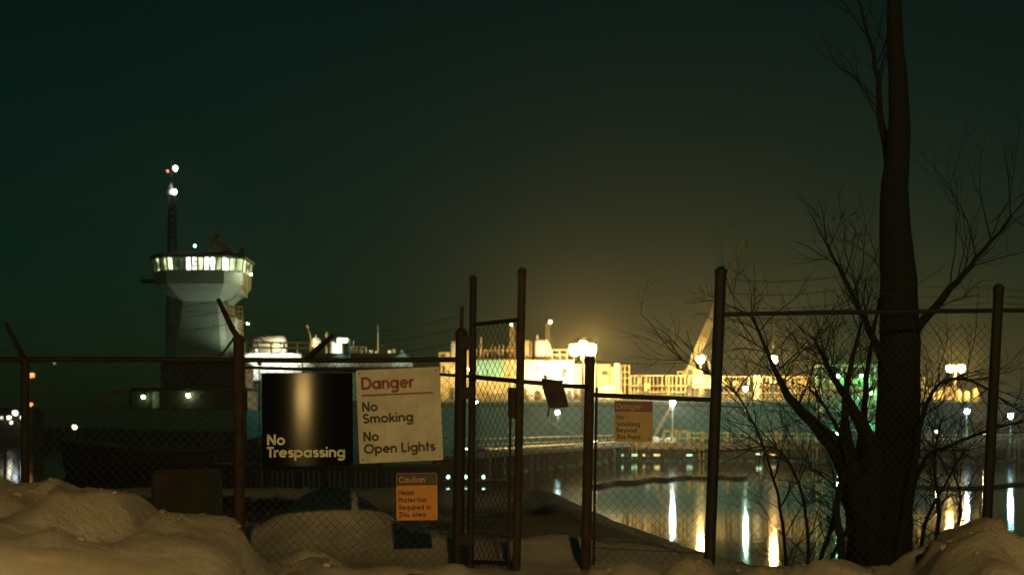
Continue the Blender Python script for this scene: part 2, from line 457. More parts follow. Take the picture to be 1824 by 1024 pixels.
def spot(name, p, target, c, power, cone=150, blend=0.6, r=0.15, parent=None):
    d = bpy.data.lights.new(name, 'SPOT'); d.energy = power; d.color = c; d.spot_size = math.radians(cone); d.spot_blend = blend
    d.shadow_soft_size = r
    o = bpy.data.objects.new(name, d); col.objects.link(o)
    o.location = V(p) - (wloc(parent) if parent else V((0,0,0)))
    o.rotation_euler = (V(target)-V(p)).to_track_quat('-Z', 'Y').to_euler()
    if parent: o.parent = parent
    return o

# street lamp on the road behind the photographer: lights the snow, fence and signs
LAMP = V((1.0, -8.0, 7.7))
lx = LAMP.x+1.9; lg = ground(lx, LAMP.y)
sl = thing('street_lamp', 'orange sodium street lamp on a tall pole on the road behind the viewpoint', 'lamp', (lx, LAMP.y, lg))
MB().tube([(lx, LAMP.y, lg-0.1), (lx, LAMP.y, LAMP.z-0.5), (lx-0.4, LAMP.y, LAMP.z+0.15), (LAMP.x+0.3, LAMP.y, LAMP.z+0.28)], [0.10, 0.07, 0.055, 0.05], 8).build('pole', M['pole'], sl)
hd = MB().lathe((LAMP.x, LAMP.y, LAMP.z+0.14), [(0.30, 0), (0.26, 0.14), (0.10, 0.22)], 12, sx=1.5).build('lamp_head', M['pole'], sl)
MB().ball(LAMP, 0.16, 10, 6).build('bulb', bulb_mat((1.0, 0.63, 0.20), 3800, 0.16), hd, smooth=True)

# ------------------------------------------------------------------ dock and trestle
DK = 204.0
deck_z = zpx(790, DK)
dock = thing('loading_dock', 'long low timber loading dock with lit edge in front of the barge', 'dock', P(1100, 800, DK).to_tuple()[:2]+(0,))
x0, x1 = P(1100, 0, DK).x, P(1960, 0, DK).x
MB().box((x0, DK, deck_z-0.5), (x1, DK+9, deck_z)).build('deck', M['concrete'], dock)
MB().box((x0, DK-0.25, deck_z-0.75), (x1, DK-0.003, deck_z+0.18)).build('edge_beam', M['concrete'], dock)
pile = None
for i in range(24):
    for j in range(2):
        x = x0+0.6+i*(x1-x0-1.2)/23; y = DK+0.5+j*7
        if pile is None:
            pile = MB().tube([(x, y, -1.5), (x, y, deck_z-0.5)], 0.22, 8).build('pile', M['timber'], dock); pile0 = (x, y)
        else:
            o = pile.copy(); col.objects.link(o); o.parent = dock; o.location = (x-pile0[0], y-pile0[1], 0)
for i in range(12):
    a = x0+0.6+(i*2)*(x1-x0-1.2)/23; b = x0+0.6+(i*2+1)*(x1-x0-1.2)/23
    MB().tube([(a, DK+0.2, 0.2), (b, DK+0.2, deck_z-0.6)], 0.11, 6).build('brace', M['timber'], dock)
MB().box((x0, DK+0.0, 0.55), (x1, DK+0.25, 0.85)).build('lower_waler', M['timber'], dock)
nb = 72  # added dark boards, hide the lit lower hull behind the piles
for i in range(nb):
    a = x0+(x1-x0)*i/nb; b_ = x0+(x1-x0)*(i+1)/nb - 0.04
    if i == 0: sk0 = MB().box((a, DK+0.9, 0.25), (b_, DK+1.0, deck_z-0.52)).build('added_skirt_board', M['timber'], dock)
    else:
        o = sk0.copy(); col.objects.link(o); o.parent = dock; o.location = (a-x0, R.uniform(-0.04, 0.04), R.uniform(-0.15, 0))
def rail_frame(name, px0, px1, pyt, pyb, D, m, parent, rails=(0.0, 0.5), n=4, r=0.05):
    b = MB()
    for i in range(n+1):
        px = px0+(px1-px0)*i/n
        b.tube([P(px, pyb, D), P(px, pyt, D)], r, 5)
    for f in rails:
        py = pyt+(pyb-pyt)*f
        b.tube([P(px0, py, D), P(px1, py, D)], r, 5)
    return b.build(name, m, parent)
rail_frame('railing', 1340, 1640, 772, 789, DK+8.5, M['yellow'], dock, n=24)
rail_frame('railing', 1210, 1330, 771, 789, DK+8.5, M['yellow'], dock, n=9)
rail_frame('railing', 1640, 1900, 774, 789, DK+8.5, M['pipe'], dock, n=20)
for i, (a, b) in enumerate(((1183, 1196), (1204, 1228))):
    f = MB()
    for px in (a, b): f.box(P(px-1.6, 788, DK+1.2), P(px+1.6, 765, DK+1.5))
    f.box(P(a-1.6, 769, DK+1.2), P(b+1.6, 766, DK+1.5))
    f.build('portal_frame', M['yellow'], dock)
for px in (1252, 1296, 1383, 1420):
    MB().box(P(px-1.8, 789, DK+1), P(px+1.8, 768, DK+1.3)).build('bollard_post', M['yellow'], dock)
tubs = [(1160, 1174, 778), (1176, 1187, 781), (1189, 1203, 779), (1150, 1158, 772)]
for a, b, t in tubs:
    tub = MB().bbox((P(a, 0, DK+2).x, DK+2, deck_z+0.004), (P(b, 0, DK+2).x, DK+3.2, zpx(t, DK+2)), 0.12)
    tag(tub.build('deck_box', M['ship_white'], None), {1160: 'wide white locker on the dock beside the hose', 1176: 'low white locker between two taller ones on the dock',
        1189: 'white locker on the dock at the foot of the bright white lamp', 1150: 'narrow tall white locker at the left end of the dock'}[a], 'locker')
# dark fenders hung on the dock face
for i, px in enumerate((1118, 1152, 1194, 1238, 1310, 1362, 1440, 1668, 1740, 1800)):
    p = P(px, 800, DK-0.55)
    MB().lathe((p.x, p.y, 0.75), [(0.10, 0), (0.28, 0.12), (0.30, 0.7), (0.28, 1.25), (0.10, 1.4)], 10).build('fender', M['boom'], dock, smooth=True)
    if i % 3 == 0:
        MB().box((p.x+0.6, DK-0.42, 0.25), (p.x+0.75, DK-0.27, deck_z+0.5)).box((p.x+1.2, DK-0.42, 0.25), (p.x+1.35, DK-0.27, deck_z+0.5)).build('ladder', M['yellow'], dock)

# small glowing boxes standing for lit objects under the dock edge
for px, py, c, s_ in ((1076, 814, CYAN, 2.0), (1112, 811, (0.4, 1, 0.5), 1.6), (1130, 814, (0.5, 1, 0.5), 1.6), (1150, 816, (1, 0.5, 0.15), 1.4), (1170, 815, (1, 0.9, 0.3), 1.4), (1228, 815, (0.4, 1, 0.6), 1.6), (1352, 808, (0.6, 1, 0.6), 2.0), (1376, 812, (1, 0.6, 0.25), 1.2)):
    if px < 1102: continue
    p = P(px, py, DK-0.3); z_ = max(p.z, 0.9)
    MB().bbox((p.x-0.42, DK-0.45, z_-0.14), (p.x+0.42, DK-0.28, z_+0.14), 0.03).build('glow_box', emit('box_glow', c, s_), dock)

# trestle with pipes, running from the yard out to the dock
TA, TB = P(806, 812, 118), P(1112, 790, 206); TA.z = 2.15; TB.z = 2.5
tr = thing('pipe_trestle', 'narrow pier carrying lit pipes from the left out to the dock', 'pier', (TA.x, TA.y, 0))
td = (TB-TA); tl = td.length; tdn = td.normalized(); tn = V((tdn.y, -tdn.x, 0)).normalized()
def tp(f, off=0, up=0): return TA + td*f + tn*off + V((0, 0, up))
def beam(b, p, q, wv, hv):
    """rectangular bar from p to q, centre line"""
    d = (V(q)-V(p)).normalized(); s = d.cross(V((0,0,1))).normalized()*wv/2; u = V((0,0,hv/2))
    n = len(b.v)
    for c in (V(p), V(q)):
        for sg, su in ((-1,-1),(1,-1),(1,1),(-1,1)): b.v.append(tuple(c+s*sg+u*su))
    b.f += [tuple(n+i for i in k) for k in ((0,3,2,1),(4,5,6,7),(0,1,5,4),(1,2,6,5),(2,3,7,6),(3,0,4,7))]
    return b
beam(MB(), tp(0, 0, -0.15), tp(1, 0, -0.15), 3.0, 0.3).build('walkway', M['concrete'], tr)
for off, up, r in ((1.25, 0.32, 0.16), (0.8, 0.36, 0.20), (0.25, 0.34, 0.18)):
    MB().tube([tp(i/12, off, up+0.02*math.sin(i*2.1)) for i in range(13)], r, 8).build('pipeline', M['pipe'], tr, smooth=True)
for up in (0.85, 1.35):
    MB().tube([tp(i/12, 1.42, up) for i in range(13)], 0.045, 6).build('handrail', M['yellow'], tr)
MB().tube([tp(i/12, -1.35, 1.3) for i in range(13)], 0.045, 6).build('handrail', M['yellow'], tr)
for i in range(31):
    f = i/30
    MB().tube([tp(f, 1.42, 0), tp(f, 1.42, 1.37)], 0.04, 5).build('rail_post', M['yellow'], tr)
for i in range(16):
    f = i/15; b = MB()
    b.tube([V((tp(f, 1.2).x, tp(f, 1.2).y, -1.5)), tp(f, 1.0, -0.3)], 0.2, 7)
    b.tube([V((tp(f, -1.2).x, tp(f, -1.2).y, -1.5)), tp(f, -1.0, -0.3)], 0.2, 7)
    beam(b, tp(f, 1.5, -0.42), tp(f, -1.5, -0.42), 0.3, 0.24)
    b.build('pile_bent', M['timber'], tr)
nb = 150  # added boards that darken the gap and water under the pier
for i in range(nb):
    if i % 10 == 0: continue
    q = beam(MB(), tp(i/nb, -1.55, -1.25), tp((i+0.94)/nb, -1.55, -1.25), 0.08, 1.75+0.25*R.random()).build('added_skirt_board', M['timber'], tr)
# green cage at the near end of the trestle
cg = thing('green_cage', 'small green steel frame at the near end of the pier', 'frame', P(800, 812, 116).to_tuple())
b = MB()
for px in (789, 806):
    for dy in (0, 0.7):
        b.tube([P(px, 812, 116+dy), P(px, 780, 116+dy)], 0.055, 6)
b.build('upright', M['green'], cg)
for py in (781, 799):
    b = MB()
    for dy in (0, 0.7): b.tube([P(789, py, 116+dy), P(806, py, 116+dy)], 0.05, 6)
    for px in (789, 806): b.tube([P(px, py, 116), P(px, py, 116.7)], 0.05, 6)
    b.build('hoop', M['green'], cg)
MB().box(P(787, 815, 116), P(808, 811.6, 116.9)).build('footing', M['concrete'], cg)
beam(MB(), P(797, 813.5, 116.6), TA+V((0,0,-0.15)), 1.2, 0.2).build('ramp', M['concrete'], cg)

# added timber jetty that darkens the bright water at the left
JD = 96.0; jz = zpx(826, JD)
jt = thing('added_jetty', 'added dark timber jetty hiding the bright water behind the two large signs', 'jetty', (P(600, 0, JD).x, JD, 0))
ja, jb = P(372, 0, JD).x, P(782, 0, JD).x
for i in range(44):
    a = ja+(jb-ja)*i/44; b_ = ja+(jb-ja)*(i+1)/44-0.02
    MB().box((a, JD-0.15, jz-0.08+R.uniform(-0.02, 0.02)), (b_, JD+3.2, jz+R.uniform(-0.01, 0.02))).build('deck_plank', M['timber'], jt)
    MB().box((a, JD+0.35, 0.12+R.uniform(0, 0.25)), (b_-0.02, JD+0.42, jz-0.13)).build('added_skirt_board', M['timber'], jt)
for i in range(9):
    x = ja+0.3+(jb-ja-0.6)*i/8
    MB().tube([(x, JD+0.1, -1.5), (x, JD+0.1, jz-0.11 if i % 2 else jz+0.55)], [0.19, 0.17], 8).build('pile', M['timber'], jt)
MB().box((ja, JD-0.24, jz-0.42), (jb, JD-0.155, jz-0.12)).build('fascia', M['timber'], jt)

# pontoon with three small cyan glowing balls at the water
pt = thing('low_float', 'dark low float with three small cyan glowing balls', 'float', P(830, 860, 112).to_tuple()[:2]+(0,))
MB().bbox((P(785, 0, 112).x, 112, -0.25), (P(905, 0, 112).x, 115, 0.28), 0.12).build('pontoon', M['timber'], pt)
for px in (798, 829, 861):
    p = P(px, 857, 112); p.z = 0.28
    MB().tube([p+V((0, 0.3, 0)), p+V((0, 0.3, 0.12))], 0.05, 6).build('ball_stem', M['pole'], pt)
    MB().ball(p+V((0, 0.3, 0.26)), 0.16, 8, 5).build('cyan_ball', bulb_mat(CYAN, 3.2, 0.16), pt, smooth=True)

# oil boom floating on the water in front of the dock
b = MB()
pts = []
for i in range(41):
    px = 1050+ (1330-1050)*i/40
    D = 4*F/((868 - 16*math.sin(min(1, i/34)*math.pi*0.55) + 1.5*math.sin(i*0.7)) - HY)
    p = P(px, 0, D); p.z = 0.06; pts.append(p)
b.tube(pts, 0.22, 8)
tag(b.build('floating_boom', M['boom'], None, smooth=True), 'dark floating boom curving across the water below the dock', 'boom')
b = MB(); pts = []
for i in range(31):
    px = 1620+ 260*i/30
    D = 4*F/((866 + 5*math.sin(i*0.16)) - HY)
    p = P(px, 0, D); p.z = 0.05; pts.append(p)
b.tube(pts, 0.18, 8)
tag(b.build('floating_boom', M['boom'], None, smooth=True), 'dark floating boom on the water at the far right behind the tree', 'boom')

# ------------------------------------------------------------------ barge
BD = 230.0
sw = zpx(716, BD)   # main deck height
barge = thing('tank_barge', 'long dark blue barge crowded with floodlit yellow deck gear', 'barge', (P(440, 0, BD).x, BD, 0))
BEAM = 24
xa, xb = P(440, 0, BD).x, P(1752, 0, BD).x
h = MB()
sec = [(xa, 0.0, 1.0), (xa+2.5, 0.0, 1.0), (xb-9, 0.0, 1.0), (xb-2.5, 0.45, 0.9), (xb, 0.75, 0.55)]
for i in range(len(sec)-1):
    (x, r1, w1), (x2, r2, w2) = sec[i], sec[i+1]
    ym = BD+BEAM/2
    def ring(x, rk, wd):
        a, c = ym-BEAM/2*wd, ym+BEAM/2*wd
        return [V((x-rk*6, a+0.6, -1)), V((x, a, 1.5)), V((x, a, sw)), V((x, c, sw)), V((x, c, 1.5)), V((x-rk*6, c-0.6, -1))]
    A, B_ = ring(x, r1, w1), ring(x2, r2, w2)
    for k in range(6):
        h.quad(A[k], B_[k], B_[(k+1) % 6], A[(k+1) % 6])
    if i == 0: h.poly(A)
    if i == len(sec)-2: h.poly(B_[::-1])
h.build('hull', M['hull'], barge)
for i in range(10):
    px = 470+i*128
    MB().box((P(px, 0, BD).x, BD-0.09, 0.8), (P(px, 0, BD).x+0.16, BD-0.003, sw-0.3)).build('fender_strip', M['stern'], barge)
MB().box((xa+1, BD-0.12, sw-0.75), (xb-9, BD-0.004, sw-0.45)).build('rubbing_strake', M['stern'], barge)

def bx(name, px0, py0, px1, py1, D, dep, m, bev=0.08, parent=barge):
    lo = P(px0, py1, D); hi = P(px1, py0, D)
    return MB().bbox((lo.x, D, lo.z), (hi.x, D+dep, hi.z), min(bev, (hi.x-lo.x)*0.2, (hi.z-lo.z)*0.2)).build(name, m, parent)
def cylv(name, px, hw, py0, py1, D, m, dome=0.0, n=14, parent=barge):
    c = P(px, py1, D); r = hw/F*D; hh = (py1-py0)/F*D
    pr = [(r, 0), (r, hh*(1-dome))]
    if dome: pr += [(r*math.cos(a), hh*(1-dome)+hh*dome*math.sin(a)) for a in (0.4, 0.8, 1.2, 1.5)]
    return MB().lathe(c, pr, n).build(name, m, parent, smooth=False)
def tb(name, pts, r, m, parent=barge, n=6):
    return MB().tube(pts, r, n).build(name, m, parent)

# raised stern
ST = zpx(629, BD)
MB().box((xa, BD+0.004, sw+0.004), (P(738, 0, BD).x, BD+BEAM*0.8, ST)).build('stern_house', M['stern'], barge)
for i in range(7):
    px = 560+i*26
    MB().box((P(px, 0, BD).x, BD-0.14, sw+0.3), (P(px, 0, BD).x+0.22, BD, ST-0.1)).build('stiffener', M['stern'], barge)
bx('bulwark', 436, 629, 537, 664, BD-0.28, 0.25, M['ship_white'], 0.03)
bx('fairlead', 447, 664.2, 464, 677, BD-0.30, 0.27, M['ship_white'], 0.03)
for i in range(6):
    px = 450+i*16
    bx('bulwark_stay', px, 631, px+1.6, 663, BD-0.40, 0.118, M['ship_cream'], 0.01)
bx('deck_stripe', 540, 645, 735, 653, BD-0.22, 0.2, M['ship_white'], 0.02)
rail_frame('railing', 437, 552, 610, 629, BD+0.6, M['yellow'], barge, rails=(0, 0.5), n=5, r=0.16)
# rounded canopy tank
c = P(478, 629, BD+5); r = 1.9
prof = [(0.05, -3.1), (1.2, -3.0), (1.7, -2.6), (r, -2.0), (r, 2.0), (1.75, 2.6), (1.25, 3.0), (0.05, 3.1)]
MB().lathe((c.x, c.y, ST+1.45), prof, 18, 'x').build('stern_tank', M['ship_white'], barge, smooth=True)
MB().box((c.x-2.4, c.y-1.5, ST-0.01), (c.x-1.6, c.y+1.5, ST+0.6)).box((c.x+1.6, c.y-1.5, ST-0.01), (c.x+2.4, c.y+1.5, ST+0.6)).build('tank_saddle', M['ship_dark'], barge)
tb('vent_pole', [P(556, 629, BD+4), P(553, 596, BD+4), P(548, 582, BD+4)], 0.18, M['ship_brown'])
MB().ball(P(548, 581, BD+4), 0.32, 8, 5).build('vent_cap', M['ship_cream'], barge)
MB().lathe(P(563, 629, BD+4), [(0.3, 0), (0.3, 0.9), (0.72, 1.2), (0.8, 1.9), (0.6, 2.5), (0.15, 2.65), (0.15, 3.1)], 12).build('vent_cowl', M['ship_white'], barge, smooth=True)
MB().lathe(P(582, 629, BD+5), [(0.2, 0), (0.2, 2.6), (0.3, 2.7), (0.3, 3.4), (0.1, 3.6)], 10).build('vent_pipe', M['ship_cream'], barge)
bx('stern_locker', 587, 600, 608, 628.9, BD+2, 3, M['ship_white'], 0.5)
bx('awning', 599, 600, 621, 610, BD+0.4, 1.5, M['ship_white'], 0.25)
tb('cyan_lit_post', [P(622.5, 640, BD-0.2), P(622.5, 605, BD-0.2)], 0.16, M['ship_teal'])  # cyan light on the post put into its teal colour
rail_frame('railing', 626, 652, 618, 629, BD+1, M['ship_cream'], barge, n=3, r=0.10)
tb('staff', [P(630, 629, BD+1.5), P(630, 606, BD+1.5)], [0.13, 0.06], M['ship_cream'])
tb('signal_mast', [P(673, 629, BD+4), P(673, 579, BD+4)], [0.16, 0.07], M['ship_cream'])
for px, w_, hh in ((640, 5, 7), (656, 7, 6), (668, 4, 4), (691, 7, 6), (700, 4, 8), (712, 6, 4)):
    bx('mooring_winch', px, 629-hh, px+w_, 628.9, BD+2, 1.5, M['ship_cream'], 0.15)
bx('step_block', 627, 664, 636, 714, BD-0.55, 0.5, M['ship_teal'], 0.05)

# main deck superstructure
S = BD+6
def clad(name, px0, py0, px1, py1, D, dep, m, ribs=5, top=True):
    """cladded block: body plus ribs, window band and a roof lip"""
    o = bx(name, px0, py0, px1, py1, D, dep, m)
    for i in range(ribs):
        px = px0+(px1-px0)*(i+0.5)/ribs
        lo = P(px-0.35, py1, D); hi = P(px+0.35, py0+1.2, D)
        MB().box((lo.x, D-0.10, lo.z+0.05), (hi.x, D-0.003, hi.z)).build('rib', m, o)
    if top:
        lo = P(px0-0.8, py0+1, D); hi = P(px1+0.8, py0-0.6, D)
        MB().box((lo.x, D-0.22, lo.z), (hi.x, D-0.11, hi.z)).build('roof_lip', M['ship_brown'], o)
    return o
def holes(o, lst, D):
    for px0, py0, px1, py1 in lst:
        lo = P(px0, py1, D); hi = P(px1, py0, D)
        MB().box((lo.x, D-0.16, lo.z), (hi.x, D-0.101, hi.z)).build('opening', M['ship_dark'], o)
o = clad('control_hut', 781, 627, 801, 644.9, S, 3, M['ship_cream'], 0); holes(o, [(785, 631, 794, 636)], S)
bx('exhaust_stack', 803, 607, 814, 645, S+0.5, 2, M['ship_white'], 0.3)
o = clad('pump_house', 784, 645, 816, 715, S, 6, M['ship_cream'], 3); holes(o, [(788, 652, 793, 668), (802, 690, 808, 712)], S)
bx('vent_column', 826, 622, 838, 715, S+1, 2, M['ship_buff'], 0.2)
MB().tube([P(836, 622, S), P(836, 606, S)], 0.12).build('vent_pipe', M['ship_cream'], barge)
clad('compressor_house', 843, 640, 922, 715, S+0.6, 8, M['ship_cream'], 9)
bx('teal_door', 850, 641, 897, 673, S+0.2, 0.25, M['ship_teal'], 0.03)
for i in range(11):
    px = 846+i*7
    t_ = 613+R.random()*9
    bx('rack_frame', px, t_, px+R.choice((2, 3, 4)), 639, S+2+R.random()*2, 1.2, R.choice((M['ship_buff'], M['ship_brown'], M['ship_cream'])))
tb('rack_rail', [P(844, 624, S+1.8), P(920, 624, S+1.8)], 0.10, M['ship_buff'])
tb('vent_pipe', [P(856, 640, S+1), P(857, 600, S+1)], 0.18, M['ship_cream'])
for a, b_ in ((690, 700), (702, 712)):
    for i in range(9):
        px = 846+i*8.4
        bx('valve_box', px, a+R.random()*3, px+5+R.random()*2, b_, S-1.2-R.random(), 1.0, R.choice((M['ship_cream'], M['ship_buff'], M['ship_white'])))
def lattice(name, px, hw, pyt, pyb, D, m, parent=barge, r=0.06):
    b = MB(); c = P(px, pyb, D); t = P(px, pyt, D); w0 = hw/F*D; w1 = w0*0.55
    n = max(4, int((t.z-c.z)/(1.4*w0)))
    L = []
    for i in range(n+1):
        f = i/n; wd = w0+(w1-w0)*f; z = c.z+(t.z-c.z)*f
        L.append([V((c.x-wd, D-wd, z)), V((c.x+wd, D-wd, z)), V((c.x+wd, D+wd, z)), V((c.x-wd, D+wd, z))])
    for k in range(4):
        b.tube([l_[k] for l_ in L], r*1.4, 5)
    for i in range(n):
        for k in range(4):
            b.tube([L[i][k], L[i+1][(k+1) % 4]], r, 4); b.tube([L[i+1][k], L[i+1][(k+1) % 4]], r, 4)
    return b.build(name, m, parent)
lattice('lattice_mast', 912, 5, 581, 640, S+3, M['ship_buff'])
lattice('lattice_mast', 975, 4.5, 577, 718, S+9, M['ship_buff'])
cylv('vertical_tank', 939, 6.5, 605, 640, S+2, M['ship_cream'], 0.08)
cylv('vertical_tank', 946, 2.5, 608, 640, S+1, M['ship_brown'], 0)
# horizontal-axis rounded tank end
o = bx('vapour_tank', 953, 604, 972, 640, S+1.5, 4, M['ship_white'], 0.3)
b = MB(); q = []
for i in range(9):
    a = i/8*math.pi/2
    q.append((972+12*math.sin(a), 640-36*math.cos(a)*1.0 if i < 8 else 640))
f1 = [P(x, y, S+1.6) for x, y in q]+[P(972.1, 640, S+1.6)]
f2 = [V((p.x, p.y+3.8, p.z)) for p in f1]
b.poly(f1[::-1]); b.poly(f2)
for i in range(len(f1)):
    j = (i+1) % len(f1); b.quad(f1[i], f1[j], f2[j], f2[i])
b.build('tank_end', M['ship_white'], barge)
tb('vent_pipe', [P(957, 604, S+2), P(957, 597, S+2)], 0.2, M['ship_cream'])
clad('engine_casing', 932, 640.5, 976, 717, S, 7, M['ship_white'], 4)
o = clad('white_deckhouse', 976.5, 641, 1023, 717, S-0.4, 7, M['ship_white'], 2); holes(o, [(1000, 655, 1007, 672)], S-0.4)
clad('side_casing', 1023.5, 648, 1046, 717, S+0.2, 5, M['ship_cream'], 6)
clad('locker_tower', 1046.5, 640, 1061, 717, S-0.2, 4, M['ship_white'], 2)
rail_frame('railing', 984, 1060, 623, 640.5, S-0.2, M['ship_cream'], barge, rails=(0, 0.5), n=6, r=0.10)
bx('machinery_cover', 986, 629, 1012, 640.8, S+2, 2, M['ship_cream'], 0.3)
for i in range(12):
    px = 930+i*11.5
    bx('valve_box', px, 690+R.random()*6, px+6+R.random()*4, 714, S-1.5-R.random(), 1.3, R.choice((M['ship_cream'], M['ship_buff'], M['ship_white'], M['ship_brown'])))
# cluster right of the big lamp
o = clad('manifold_house', 1063, 648, 1087, 717, S+1, 4, M['ship_cream'], 4); holes(o, [(1072, 660, 1082, 668)], S+1)
cylv('scrubber_column', 1099, 5.5, 645, 717, S, M['ship_white'], 0.05)
cylv('scrubber_column', 1090.5, 3, 652, 717, S+0.6, M['ship_cream'], 0.05)
b = MB()
for px in (1107, 1113, 1121): b.box(P(px-0.9, 717, S+0.5), P(px+0.9, 650, S+0.7))
for py in (651, 662, 673, 684): b.box(P(1107, py+1, S+0.42), P(1121, py-0.6, S+0.49))
b.build('ladder_frame', M['ship_buff'], barge)
b = MB()
arc = [(1062, 697), (1070, 688), (1080, 684), (1092, 686), (1103, 692), (1110, 700)]
for (a, c_), (d_, e) in zip(arc, arc[1:]):
    b.quad(P(a, c_, S-1.6), P(d_, e, S-1.6), P(d_, 717, S-1.6), P(a, 717, S-1.6))
    b.quad(P(a, c_, S-1.6), P(a, c_, S+1.2), P(d_, e, S+1.2), P(d_, e, S-1.6))
b.build('hose_shelter', M['ship_white'], barge)

# pipe racks along the deck
def piperack(px0, px1, D, top, step, seed):
    rr = random.Random(seed)
    for k, (py, r_) in enumerate(((top+1, 0.10), (top+19, 0.16), (top+30, 0.14), (top+40, 0.12))):
        tb('cargo_pipe', [P(px0, py, D-0.25*k), P(px1, py, D-0.25*k)], r_, rr.choice((M['ship_cream'], M['ship_brown'], M['ship_buff'])))
    px = px0
    while px < px1:
        t_ = top+rr.choice((-1, 0, 0, 2, 4)); w_ = rr.choice((1.2, 1.6, 2.2, 3.2))
        bx('rack_post', px, t_, px+w_, 715, D+0.3+rr.random(), 0.5, rr.choice((M['ship_cream'], M['ship_buff'], M['ship_white'])), 0.03)
        if rr.random() < 0.5:
            y_ = top+rr.choice((3, 8, 14)); bx('valve_cabinet', px+1, y_, px+4+rr.random()*4, y_+7+rr.random()*8, D-0.6-rr.random()*0.8, 0.8, rr.choice((M['ship_cream'], M['ship_white'], M['ship_buff'])), 0.05)
        px += step*(0.7+rr.random()*0.7)
piperack(1122, 1276, S+1, 668, 5.5, 3)
piperack(1276, 1470, S+1, 670, 6.5, 4)
piperack(1470, 1648, S+1, 672, 7, 5)
piperack(1650, 1700, S-1, 690, 5, 6)
clad('lamp_house', 1234, 672, 1271, 691, S-1.5, 4, M['ship_white'], 3)
for px in (1237, 1252, 1268):
    for dy in (0.3, 3.4): MB().box((P(px-1, 0, S).x, S-1.5+dy, sw), (P(px+1, 0, S).x, S-1.2+dy, zpx(691, S-1.5))).build('support_leg', M['ship_buff'], barge)
bx('buoyant_locker', 1343, 668, 1353, 717, S-0.5, 1.5, M['ship_white'])
for px, hw, t_ in ((1662, 5, 698), (1676, 6, 694), (1690, 5, 700), (1706, 7, 692), (1722, 6, 696), (1738, 6, 690)):
    c = P(px, 716, S-2)
    MB().lathe((c.x, c.y, sw), [(hw/F*S*0.8, 0), (hw/F*S, 0.3), (hw/F*S, (714-t_)/F*S*0.75), (hw/F*S*0.6, (716-t_)/F*S)], 12).build('drum', M['ship_cream'], barge, smooth=True)
tb('bow_post', [P(1637, 716, S), P(1637, 668, S)], [0.4, 0.2], M['ship_cream'])
# hatches and deck edge
ep = None
for i in range(66):
    px = 785+i*14.6
    if px > 1700: break
    p = P(px, 716, BD+0.5)
    if ep is None:
        ep = MB().tube([p, P(px, 704, BD+0.5)], 0.05, 4).build('edge_rail_post', M['ship_cream'], barge); ep0 = p.x
    else:
        o = ep.copy(); col.objects.link(o); o.parent = barge; o.location = (p.x-ep0, 0, 0)
tb('deck_edge_rail', [P(785, 704, BD+0.5), P(1705, 704, BD+0.5)], 0.06, M['ship_cream'])
MB().box((P(742, 0, BD).x, BD+0.003, sw+0.004), (P(1700, 0, BD).x, BD+0.15, sw+0.42)).build('deck_coaming', M['ship_cream'], barge)

# deck floodlights along the barge's rail, facing inboard
def flood(px, py, D, tgt, c, power, cone=150, pyb=716):
    p = P(px, py, D)
    f = MB()
    f.tube([P(px, pyb, D), p+V((0, 0, -0.1))], 0.06, 6)
    f.bbox((p.x-0.22, p.y-0.18, p.z-0.16), (p.x+0.22, p.y+0.10, p.z+0.18), 0.05)
    fo = f.build('floodlight', M['pole'], barge)
    MB().box((p.x-0.17, p.y+0.102, p.z-0.12), (p.x+0.17, p.y+0.115, p.z+0.12)).build('lens', emit('flood_lens', c, power/60), fo)
    spot('flood_beam', p+V((0, 0.2, 0)), tgt, c, power, cone, 0.7, 0.2, fo)
for px, py, pw, c in ((800, 662, 1500, SODW), (868, 660, 1100, SODW), (905, 668, 900, SODW), (958, 655, 2000, SODW), (1008, 660, 2400, (1, 0.84, 0.55)), (1052, 655, 1800, SODW),
                      (1098, 668, 1700, SODW), (1140, 668, 1500, SODW), (1185, 668, 1400, SODW), (1225, 670, 1300, SODW), (1262, 664, 1700, SODW),
                      (1312, 676, 900, SODW), (1360, 676, 800, SODW), (1420, 676, 800, SODW), (1470, 680, 700, SODW), (1590, 682, 700, SODW), (1668, 680, 2600, SODW), (1735, 684, 2600, SODW)):
    p = P(px, py, BD+0.6)
    flood(px, py, BD+0.6, p+V((0, 8, -1.0)), c, pw*(2.2 if 940 < px < 1070 else 1.25))
# stern floods: outboard arm lights added to brighten the bulwark, and the little down lights
def arm_light(px, py, D, out, tgt, c, power, cone):
    p = P(px, py, D); q = p+V((0, -out, 0.5))
    f = MB().tube([p, p+V((0, -out*0.5, 0.6)), q], 0.05, 6)
    f.bbox((q.x-0.2, q.y-0.12, q.z-0.12), (q.x+0.2, q.y+0.2, q.z+0.1), 0.04)
    fo = f.build('outboard_light', M['pole'], barge)
    MB().box((q.x-0.15, q.y-0.08, q.z-0.135), (q.x+0.15, q.y+0.16, q.z-0.122)).build('lens', emit('flood_lens', c, power/60), fo)
    spot('outboard_beam', q+V((0, 0.02, -0.2)), tgt, c, power, cone, 0.5, 0.12, fo)
GW = (0.92, 1.0, 0.80)
for px in (462, 510):
    arm_light(px, 629, BD-0.3, 2.6, P(px, 655, BD-0.3), GW, 2300, 112)
arm_light(606, 630, BD, 1.1, P(606, 660, BD+0.3), (0.75, 1, 0.85), 170, 120)
arm_light(717, 630, BD, 1.1, P(717, 660, BD+0.3), (0.75, 1, 0.85), 170, 120)
flood(500, 612, BD+0.7, P(480, 616, BD+6), (1, 0.86, 0.5), 1100, 150, 629)
flood(545, 612, BD+0.7, P(560, 616, BD+6), (1, 0.80, 0.4), 700, 150, 629)
flood(612, 613, BD-0.6, P(600, 612, BD+3), (1, 0.95, 0.7), 1600, 140, 629)
flood(680, 616, BD-0.3, P(672, 622, BD+5), (1, 0.9, 0.6), 420, 150, 629)

